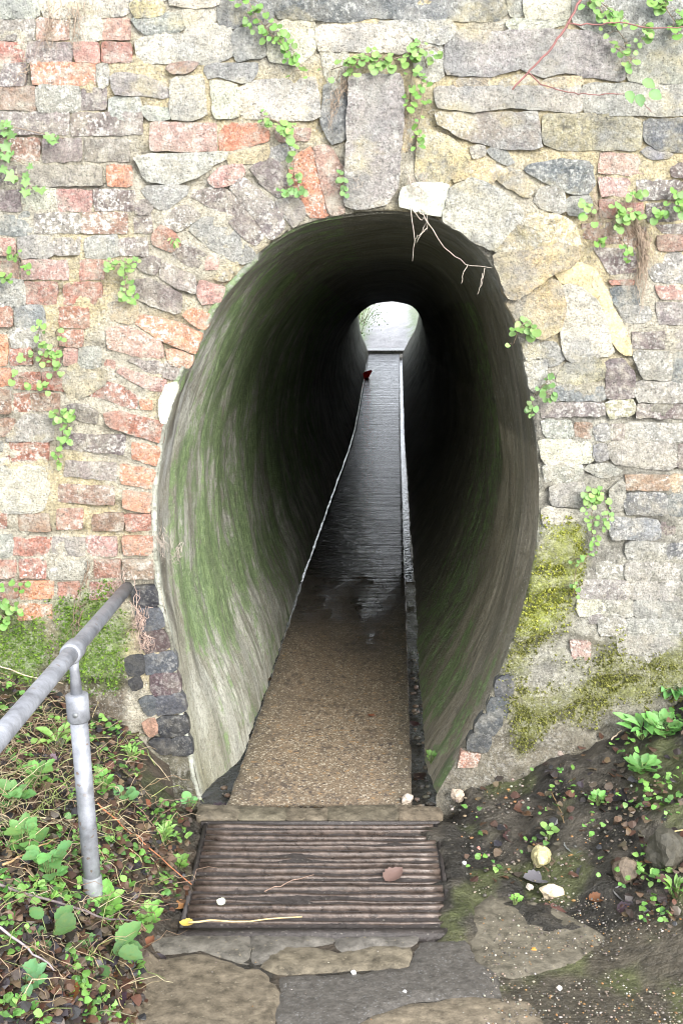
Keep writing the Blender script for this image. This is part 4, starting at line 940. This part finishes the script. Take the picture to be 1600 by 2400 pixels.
# bramble cane in front of the upper right wall
o0 = onwall(1365, -20, -.22); root = tag(empty('bramble_cane', o0), 'reddish bramble cane with thin side shoots arching down in front of the wall', 'bramble')
def cane(P, y0, y1, r0, r1):
    pts = [onwall(*p, y0+(y1-y0)*i/(len(P)-1))-o0 for i, p in enumerate(P)]; W = []
    for a, b in zip(pts, pts[1:]): W += wob(a, b, 5, .006, a.x*30)[:-1]
    W.append(pts[-1]); V, Fc = tube(W, [r0+(r1-r0)*i/len(W) for i in range(len(W))], 7)
    for i in range(2, len(W)-1, 2):
        if r0 > .003:
            d = rv(); d.normalize(); V2, F2 = tube([W[i], W[i]+d*.012], [.0018, .0002], 4); V2 = V2; F2 = [tuple(x+len(V) for x in f) for f in F2]; V += V2; Fc += F2
    o = mk('cane', V, Fc, M['twig'], root); o.color = (.20, .085, .075, 1); return o
top = onwall(1500, -260, -.02)
cane([(1500, -300), (1440, -150), (1365, -15), (1330, 55), (1290, 115), (1240, 165), (1200, 210)], -.02, -.16, .0052, .0028)
cane([(1330, 55), (1400, 58), (1450, 52), (1530, 66), (1620, 60)], -.2, -.16, .0024, .0018)
cane([(1236, 168), (1265, 198), (1330, 216), (1390, 222), (1460, 220)], -.16, -.14, .0022, .0014)
cane([(1460, 220), (1500, 228), (1525, 262)], -.14, -.13, .0014, .001)
for px, py in ((1470, 212), (1495, 220), (1520, 215), (1505, 188)): put_leaf(root, onwall(px, py, -.15), (0, -1, .4), (random.uniform(-1, 1), 0, -.4), .045, 'ovate', (.15, .28, .10))

# ---- plants on the banks
def ground_pt(px, py, h=0):
    p = onground(px, py); p.z = ground(p.x, p.y)+h; return p
def rosette(label, px, py, n, size, kind, col, cat='plant', name='leafy_plant', rise=.5, group=None, base=None, stemh=.03):
    p = base or ground_pt(px, py); root = tag(empty(name, p-Vector((0, 0, .012))), label, cat, group); m_ = MB()
    for i in range(n):
        a = i*2.4+random.uniform(-.3, .3); d = Vector((math.cos(a), math.sin(a), 0)); h = stemh*(.4+random.random())
        b = p+d*random.uniform(.1, .5)*size+Vector((0, 0, h)); el = rise+random.uniform(-.25, .25)
        up = d*math.cos(el)+Vector((0, 0, math.sin(el))); nr = Vector((0, 0, 1))*math.cos(el)-d*math.sin(el)
        put_leaf(root, b, nr+Vector((0, -.35, 0)), up, size*.8*random.uniform(.55, 1.15), kind, col)
        V, Fc = tube([(0, 0, 0), (b-root.location)*.6, b-root.location], .0014, 4, False); m_.add(V, Fc)
    s = m_.build('stem', M['twig'], root); s.color = (.15, .2, .07, 1); return root
def wallplant(label, px, py, n, size, kind, col, y=-.03):
    return rosette(label, 0, 0, n, size, kind, col, base=onwall(px, py, y), rise=.35, stemh=.02)
rosette('fresh green lance-leaved plant under the mossy render', 1480, 1650, 28, .145, 'lance', (.14, .36, .10), rise=.45, stemh=.06)
rosette('large bright lance-leaved plant at the right bank top', 1575, 1635, 40, .15, 'lance', (.16, .38, .12), rise=.5)
rosette('lance-leaved seedling below the larger plant on the soil slope', 1505, 1735, 18, .10, 'lance', (.16, .36, .10), rise=.4)
rosette('tufted small-leaved plant on the soil slope edge', 1550, 1725, 22, .07, 'ovate', (.13, .30, .08), rise=.5)
rosette('sprig of four pointed leaves beside the blue-grey jamb bricks', 1200, 1762, 7, .06, 'lance', (.18, .38, .11), rise=.4)
rosette('sprig of pointed leaves under the mossy wall foot', 1252, 1740, 8, .045, 'lance', (.18, .38, .11), rise=.4)
rosette('low seedling clump at the foot of the red jamb brick', 1165, 1805, 16, .026, 'round', G2, rise=.4)
rosette('seedling clump in the soil below the wall foot', 1235, 1790, 14, .026, 'round', G2, rise=.4)
rosette('small leafy clump on the dark slope among black leaves', 1500, 1815, 30, .06, 'ovate', (.13, .30, .08), rise=.5)
rosette('low clump beside blackened leaves on the slope', 1400, 1890, 16, .034, 'ovate', (.14, .30, .08), rise=.5)
rosette('tiny seedling near the pale yellow stone', 1285, 1965, 7, .028, 'round', G2, rise=.4)
rosette('tiny seedling rooted in the right gutter end', 1010, 1790, 9, .030, 'ovate', G1, rise=.5)
rosette('grassy green tuft at the slope edge by dry straw', 1580, 2105, 18, .05, 'lance', G1, rise=.9)
rosette('low bright seedling on the concrete by the brown leaf', 1205, 2128, 10, .024, 'ovate', (.2, .42, .08), rise=.2)
# left bank
rosette('large dark crinkled bramble leaves beside the paving edge', 250, 2265, 6, .10, 'ovate', (.085, .18, .06), 'bramble', 'bramble_plant', .15, stemh=.05)
rosette('bramble leaves in a group of three near the front litter', 120, 2215, 6, .08, 'ovate', (.085, .18, .06), 'bramble', 'bramble_plant', .2, stemh=.06)
rosette('nettle-like plant left of the post foot', 120, 2080, 18, .062, 'ovate', (.12, .28, .085), rise=.35, stemh=.08)
rosette('nettle-like plant with pale leaves behind the post foot', 60, 2010, 18, .062, 'ovate', (.15, .32, .09), rise=.35, stemh=.07)
rosette('bright bushy weed covering the ground before the post foot', 250, 2155, 34, .05, 'ovate', (.20, .42, .09), rise=.4, stemh=.05)
rosette('bright bushy weed spreading onto the paving corner', 345, 2175, 26, .045, 'ovate', (.20, .42, .10), rise=.4, stemh=.04)
rosette('pale weed at the grating corner', 420, 2040, 22, .034, 'ovate', (.18, .36, .08), rise=.4)
rosette('grassy weed beside the upper grating corner', 385, 1975, 26, .045, 'lance', (.22, .38, .10), rise=.7)
rosette('two-leaved seedling over dead leaves behind the grating', 290, 1885, 6, .05, 'round', (.13, .30, .11), rise=.3)
rosette('small round-leaved sprig at the threshold end', 445, 1895, 7, .036, 'round', (.15, .34, .12), rise=.4)
rosette('leafy weed just right of the post', 240, 1860, 22, .045, 'ovate', (.16, .36, .08), rise=.5, stemh=.04)
rosette('leafy weed at the foot of the black jamb bricks', 310, 1790, 20, .045, 'lance', (.18, .36, .08), rise=.6, stemh=.04)
rosette('upright weed beside the black jamb bricks under the rail', 285, 1690, 22, .055, 'lance', (.19, .38, .08), rise=.8, stemh=.06)
rosette('tall thin weed between rail and black bricks', 240, 1600, 16, .045, 'ovate', (.14, .30, .07), rise=.6, stemh=.07)
rosette('broad-leaved weed under the rail on the bank', 135, 1760, 12, .08, 'lance', (.24, .40, .10), rise=.6, stemh=.04)
rosette('leafy clump on the bank edge under the rail', 30, 1900, 16, .06, 'ovate', (.13, .30, .09), rise=.4, stemh=.05)
rosette('ground creeper clump at the lower bank edge', 60, 2330, 16, .05, 'ovate', (.10, .24, .10), rise=.3)
rosette('soft green clump between post and rail on the bank', 90, 1850, 16, .055, 'ovate', (.15, .33, .08), rise=.5, stemh=.05)

# ---- masses: ground cover, straw, litter, gravel
def leafmass(name, label, cat, regs, n, size, cols, mat, lift=.012, flat=.5, kindo=la):
    m_ = MB(); ol = [kindo[i] for i in range(0, len(kindo), 2)]
    for _ in range(n):
        (x0, x1, y0, y1) = random.choice(regs); px, py = random.uniform(x0, x1), random.uniform(y0, y1)
        if px > 330 and px < 560 and py < 1890: continue
        p = ground_pt(px, py)
        if p.y > -.012 or (-.50 < p.x < .40 and p.y > -.95): continue
        if name == 'ground_cover' and nz(p.x*6, p.y*6, 44) < .02: continue
        p.z += random.uniform(.3, 1)*lift; nr = (Vector((0, -.1, 1))+rv(flat)).normalized(); up = rv(); up = (up-nr*up.dot(nr)).normalized(); x = up.cross(nr)
        s = size*random.uniform(.5, 1.3); V = [p+x*(a*s)+up*(b*s)+nr*(abs(a)*s*random.uniform(.1, .6)) for a, b in ol]
        m_.add(V, [tuple(range(len(ol)))], jit(random.choice(cols), .25))
    return tag(m_.build(name, mat, None, False), label, cat, None, 'stuff')
LB = [(-60, 440, 1600, 2150), (-60, 420, 1700, 2100), (-60, 330, 2100, 2420)]
RB = [(1080, 1640, 1780, 2080), (1300, 1640, 1640, 1900), (1450, 1640, 1900, 2180)]
leafmass('ground_cover', 'small green leaves carpeting both banks', 'ground cover', LB*4+RB, 3000, .022, [(.14, .30, .06), (.20, .38, .09), (.09, .20, .05)], M['leafs'], .045, .7, ov)
leafmass('leaf_litter', 'dark rotting leaves and bark flakes over the banks', 'leaf litter', LB*9+RB, 4400, .030, [(.055, .032, .022), (.03, .023, .02), (.085, .045, .028), (.13, .09, .055), (.03, .027, .03), (.09, .07, .05)], M['deads'], .02, .6, ov)
m_ = MB()
for k in range(620):
    x0, x1, y0, y1 = random.choice(LB+[(-60, 200, 1600, 2050), (-60, 200, 1700, 1950), (-60, 300, 1650, 2000)]); p = ground_pt(random.uniform(x0, x1), random.uniform(y0, y1))
    if p.y > -.05 or (-.53 < p.x < .4): continue
    a = random.uniform(0, 6.28); L = random.uniform(.05, .2); d = Vector((math.cos(a), math.sin(a)*.7, random.uniform(-.1, .5)))*L
    q = p+d; q.z = max(ground(q.x, q.y)+.005, q.z)
    P = wob(p+Vector((0, 0, .01)), q+Vector((0, 0, .02)), 5, .03, k*.7, -.02); V, Fc = tube(P, [.0016, .0018, .0016, .0013, .001, .0005], 3, False)
    m_.add(V, Fc, jit(random.choice([(.34, .27, .16), (.24, .18, .11), (.18, .125, .08), (.38, .33, .21), (.22, .27, .09)]), .2))
tag(m_.build('dry_grass', M['pebble'], None, True), 'bleached dead grass straws over the bank under the handrail', 'dry grass', None, 'stuff')
ico = [(0, 0, 1), (.894, 0, .447), (.276, .851, .447), (-.724, .526, .447), (-.724, -.526, .447), (.276, -.851, .447), (.724, .526, -.447), (-.276, .851, -.447), (-.894, 0, -.447), (-.276, -.851, -.447), (.724, -.526, -.447), (0, 0, -1)]
icf = [(0, 1, 2), (0, 2, 3), (0, 3, 4), (0, 4, 5), (0, 5, 1), (1, 6, 2), (2, 7, 3), (3, 8, 4), (4, 9, 5), (5, 10, 1), (6, 7, 2), (7, 8, 3), (8, 9, 4), (9, 10, 5), (10, 6, 1), (11, 7, 6), (11, 8, 7), (11, 9, 8), (11, 10, 9), (11, 6, 10)]
def pebble(m_, p, s, col):
    rx, ry, rz = s*random.uniform(.7, 1.3), s*random.uniform(.7, 1.3), s*random.uniform(.4, .8); a = random.uniform(0, 3.14); ca, sa = math.cos(a), math.sin(a)
    V = []
    for x, y, z in ico:
        k = random.uniform(.8, 1.15); x, y, z = x*rx*k, y*ry*k, z*rz*k; V.append((p.x+x*ca-y*sa, p.y+x*sa+y*ca, p.z+z))
    m_.add(V, icf, col)
PCOL = [(.20, .17, .13), (.28, .25, .20), (.24, .13, .05), (.15, .125, .09), (.10, .09, .08), (.08, .07, .06), (.19, .14, .10), (.36, .33, .29), (.12, .10, .08), (.09, .08, .065)]
m_ = MB()
for k in range(3000):
    r = random.random()
    if r < .62: px, py = random.uniform(1130, 1640), random.uniform(2110, 2440); s = random.choice([.0018, .0022, .0028, .0034, .0045])
    elif r < .9: px, py = random.uniform(1030, 1560), random.uniform(1830, 2120); s = random.choice([.002, .003, .004, .007])
    else: px, py = random.uniform(300, 1100), random.uniform(2200, 2440); s = random.uniform(.0010, .0022)
    if r >= .9 and random.random() < .85: continue
    p = ground_pt(px, py)
    if p.y > -.02 or (p.x < .40 and p.y > -.93): continue
    if px > 1100 and nz(p.x*5, p.y*5, 77) < -.18: continue
    p.z += s*.1+.004; pebble(m_, p, s, jit(random.choice(PCOL), .2))
for k in range(150):  # along the gutters
    side = random.random() < .6; y = random.uniform(-.1, 2.2); x = (.285+random.uniform(.0, .06)) if side else (-.455+random.uniform(-.03, .03))
    p = Vector((x+axx(y), y, floorz(max(0, y))-.062)); pebble(m_, p, random.choice([.006, .009, .012, .016]), jit(random.choice(PCOL[3:7]), .2))
tag(m_.build('gravel', M['pebble'], None, True), 'small mixed gravel strewn over the wet concrete and gutters', 'gravel', None, 'stuff')

# ---- single stones, leaves, twigs
def stone(label, px, py, w_, h_, col, name='loose_stone', base=None, tall=.5):
    p = base or ground_pt(px, py); bm = bmesh.new(); bmesh.ops.create_icosphere(bm, subdivisions=3, radius=1); sd = px*.13
    for v in bm.verts:
        c = v.co.copy(); k = 1+.35*nz(c.x*1.3+sd, c.y*1.3, c.z*1.3)+.14*nz(c.x*4+sd, c.y*4, c.z*4)
        v.co = Vector((c.x*w_*.5*k, c.y*h_*.5*k, c.z*min(w_, h_)*tall*k))
    me = bpy.data.meshes.new(name); bm.to_mesh(me); bm.free(); me.materials.append(M['rock'])
    o = bpy.data.objects.new(name, me); COL.objects.link(o); o.location = p+Vector((0, 0, min(w_, h_)*tall*.35)); o.rotation_euler = (0, 0, sd % 3); o.color = (*col, 1)
    return tag(o, label, 'stone')
stone('pale yellow rough stone standing in the wet soil', 1268, 2020, .065, .085, (.48, .42, .22), tall=.55)
stone('cream broken stone below the grey rotten leaf', 1292, 2098, .070, .05, (.58, .48, .34))
stone('pinkish round stone at the foot of the mossy wall', 1308, 1772, .06, .05, (.30, .24, .20), tall=.6)
stone('pale angular stone at the right gutter end', 1072, 1872, .05, .05, (.42, .34, .26))
stone('whitish stone lying on the path corner', 952, 1862, .05, .035, (.40, .34, .28), base=Vector((.245, -.02, -.015)))
stone('pale pebble in the gutter beside the path corner', 990, 1872, .035, .035, (.55, .48, .38), base=Vector((.31, -.03, -.07)))
stone('small white pebble next to the cream broken stone', 1240, 2082, .025, .02, (.62, .55, .45))
stone('small white pebble on the dark tarmac patch', 948, 2328, .014, .013, (.75, .74, .72))
stone('white round pebble on the concrete slabs', 828, 2283, .016, .014, (.78, .77, .75))
stone('white chip at the grating side', 1086, 2028, .018, .016, (.75, .74, .7))
stone('orange pebble in the wet gravel', 1250, 2230, .016, .016, (.55, .27, .06))
stone('brown-grey cobble half buried in the slope', 1465, 2052, .09, .08, (.13, .10, .07), tall=.5)
stone('dark cobble on the slope edge by the yellow straw', 1560, 2020, .14, .12, (.06, .055, .04), tall=.6)
stone('reddish pebble near the upper grating corner', 1120, 1990, .018, .014, (.40, .2, .16))
stone('white pebble beside the grey grating corner slab', 1310, 2322, .014, .014, (.78, .76, .72))
def dleaf(label, px, py, size, col, lift=.01, kind='dead', p=None, cat='leaf', name='dead_leaf', group=None):
    p = p or ground_pt(px, py); a = random.uniform(0, 6.28)
    o = put_leaf(None, p+Vector((0, 0, lift))-Vector((math.cos(a), math.sin(a), 0))*size*.5, Vector((0, -.15, 1))+rv(.25), (math.cos(a), math.sin(a), 0), size, kind, col, name)
    return tag(o, label, cat, group)
BR = (.08, .038, .026); GY = (.11, .105, .11); BK = (.03, .025, .027); OR = (.18, .075, .03)
for a in [('dark brown leaf on wet soil above the pale yellow stone', 1225, 1895, .07, BR), ('purple-brown leaf beside the wall foot', 1170, 1910, .06, (.08, .03, .03)),
  ('brown leaf on the edge of the concrete below the cream stone', 1295, 2142, .11, (.09, .045, .035)), ('grey rotten leaf left of the cream stone', 1255, 2062, .09, GY), ('grey veined leaf behind the pale yellow stone', 1342, 1985, .085, (.14, .14, .14)),
  ('grey-green leaf lying on the brown cobble', 1468, 2095, .085, (.15, .165, .15)), ('purple-black leaf at the slope foot', 1475, 2135, .08, (.06, .03, .04)), ('blackened leaf heap piece among weeds', 1480, 1865, .10, BK), ('blackened curled leaf on the slope', 1440, 1870, .09, (.06, .055, .06)),
  ('black leaf above the soil slope', 1545, 1810, .09, BK), ('pale grey leaf at the wall edge slope', 1550, 1925, .075, GY), ('black leaf on the soil by the cobble', 1370, 2045, .08, BK), ('grey leaf on the upper slope by lance leaves', 1570, 1700, .08, (.22, .19, .2)),
  ('rusty leaf at the slope foot under the cobble', 1400, 2110, .06, OR), ('dark leaf at the foot of the slope by red leaf', 1200, 1965, .08, (.08, .04, .04)),
  ('orange-brown leaf lying in front of the bramble leaves', 155, 2342, .10, OR), ('dark purple leaf beside the paving edge', 260, 2345, .11, (.07, .045, .06)), ('tan leaf under the bramble leaves', 55, 2235, .10, (.33, .2, .12)), ('rust leaf next to the grating corner', 425, 2125, .05, (.36, .17, .07)),
  ('brown leaf under the front bramble', 250, 2300, .11, (.26, .13, .06)), ('dark leaf by the threshold end', 435, 1930, .06, (.11, .04, .03)), ('brown curled leaf by the two-leaved seedling', 335, 1885, .07, (.25, .10, .06)), ('purple-grey leaf on the bank below the rail', 110, 1790, .09, (.2, .16, .19)), ('grey leaf beside the broad-leaved weed', 120, 1745, .09, (.24, .22, .23)),
  ('black leaf on the bank near the post', 245, 1840, .07, BK), ('dark wet leaf on the paving corner', 370, 2250, .05, BK), ('brown leaf by the front paving edge', 345, 2215, .06, (.2, .09, .05)), ('grey leaf on the left bank top by the moss', 20, 1560, .10, (.3, .3, .31))]:
    dleaf(*a)
dleaf('yellow curled leaf at the front grating corner', 442, 2160, .045, (.55, .40, .08), p=Vector((-.47, -.88, .0)))
dleaf('white-green leaf lying on the grating', 511, 2128, .030, (.55, .62, .42), p=Vector((-.375, -.77, .0)))
dleaf('flat brown leaf stuck on the right of the grating', 935, 2050, .08, (.14, .08, .07), lift=.004, p=Vector((.17, -.58, -.005)))
dleaf('small brown leaf lying on the tunnel path', 893, 1680, .045, (.16, .06, .03), lift=.008, p=Vector((.14, .95, -.08)))
dleaf('dark curled leaf on the path corner', 920, 1722, .055, (.05, .035, .03), lift=.008, p=Vector((.20, .62, -.06)))
dleaf('dark leaf lodged in the right gutter', 975, 1670, .07, (.05, .025, .025), lift=.02, p=Vector((.335, 1.0, -.14)))
dleaf('dark wet leaf in the right gutter near the corner', 975, 1790, .07, (.04, .025, .025), lift=.02, p=Vector((.315, .35, -.1)))
dleaf('dark wet leaf lying in the left gutter end', 530, 1840, .10, (.045, .035, .04), lift=.02, p=Vector((-.465, .02, -.08)))
def twig(label, pts, r, col, name='twig', h=.008):
    P = [ground_pt(*p, h) if len(p) == 2 else Vector(p) for p in pts]; o0 = P[0].copy(); W = []
    for a, b in zip(P, P[1:]): W += wob(a, b, 4, .012, a.x*21)[:-1]
    W.append(P[-1]); V, Fc = tube([p-o0 for p in W], [r*(1-.5*i/len(W)) for i in range(len(W))], 6); o = mk(name, V, Fc, M['twig'], None, loc=o0); o.color = (*col, 1)
    return tag(o, label, 'twig')
twig('pale straw lying across the front edge of the grating', [(-.46, -.895, .012), (-.33, -.89, .012), (-.12, -.86, .010)], .0035, (.5, .38, .2))
twig('red-brown stem from the bank to the grating edge', [(230, 1905), (290, 1960), (350, 2010), (450, 2095)], .0032, (.33, .13, .06), h=.03)
twig('long pale straw behind the post on the bank', [(60, 1940), (180, 1945), (320, 1890)], .0028, (.5, .42, .26), h=.03)
twig('thick grey stem across the front weeds', [(-20, 2110), (110, 2150), (230, 2190), (330, 2205)], .0042, (.16, .13, .13), h=.05)
twig('grey stem slanting over the front litter', [(-20, 2210), (70, 2270), (130, 2320)], .0038, (.30, .26, .27), h=.05)
twig('tan stem rising from the left bank', [(10, 2070), (80, 2030), (140, 2000)], .0034, (.40, .26, .13), h=.05)
twig('pale stem from rail to black bricks over the bank', [(205, 1625), (250, 1640), (305, 1645)], .0028, (.48, .40, .30), h=.06)
twig('pale straw near the mossy corner under the rail', [(-10, 1590), (60, 1615), (150, 1635)], .0028, (.5, .42, .3), h=.05)
twig('short pale twig standing in the wall-foot soil', [(1430, 1755), (1455, 1730)], .003, (.46, .36, .26), h=.03)
twig('thin twig lying on the grating bars', [(-.245, -.69, -.004), (-.18, -.64, -.004), (-.09, -.585, -.004)], .002, (.25, .17, .13))
twig('brown twig in the soil above the pale yellow stone', [(1290, 1870), (1315, 1920), (1320, 1945)], .0024, (.2, .13, .06), h=.02)
twig('dry yellow straw at the right bank edge', [(1530, 1995), (1570, 1985), (1620, 1970)], .003, (.5, .42, .2), h=.04)
twig('thin straw above the seedlings by the jamb', [(1095, 1850), (1125, 1832)], .002, (.5, .38, .25), h=.02)
# red litter inside
yl = 17.0
for _ in range(60):
    pp = topx((-.08-.31+axx(yl), yl, floorz(yl)+.05)); yl += (pp[1]-878)*.004
V, Fc = tube([(-.08, 0, .0), (.0, -.02, .05), (.09, .01, .12)], [.05, .07, .02], 6)
o = mk('litter', V, Fc, mat_leaf('red_plastic', 'obj', .6, .3), None, False); o.color = (1, .10, .08, 1); o.location = (-.08-.29+axx(yl), yl, floorz(yl)+.01); tag(o, 'small red scrap of litter on the path edge deep in the tunnel', 'litter')
# shrub beyond the far mouth
for lab, bx, by, n in (('leafy shrub growing left of the path beyond the far tunnel mouth', -.78, 26.5, 420), ('grass tuft on the bank outside the far step', -.70, 24.0, 200)):
    root = tag(empty('shrub', (bx+axx(by), by, .05)), lab, 'shrub'); m_ = MB(); st = MB()
    for k in range(n):
        p = Vector((random.gauss(0, .28), random.gauss(0, .5), abs(random.gauss(.25, .3)))); nr = rv().normalized(); up = nr.orthogonal().normalized(); x = up.cross(nr); sz = random.uniform(.03, .07)
        m_.add([p+x*(a*sz)+up*(b*sz) for a, b in la], [tuple(range(len(la)))], jit(random.choice([(.16, .30, .07), (.22, .34, .10), (.10, .2, .05)]), .2))
    for k in range(6):
        V, Fc = tube(wob((0, 0, -.1), (random.gauss(0, .2), random.gauss(0, .3), .6), 4, .05, k), [.012, .009, .007, .005, .003], 5); o = mk('branch', V, Fc, M['twig'], root); o.color = (.2, .15, .1, 1)
    o = m_.build('foliage', M['leafs'], root, False); o['kind'] = 'stuff'
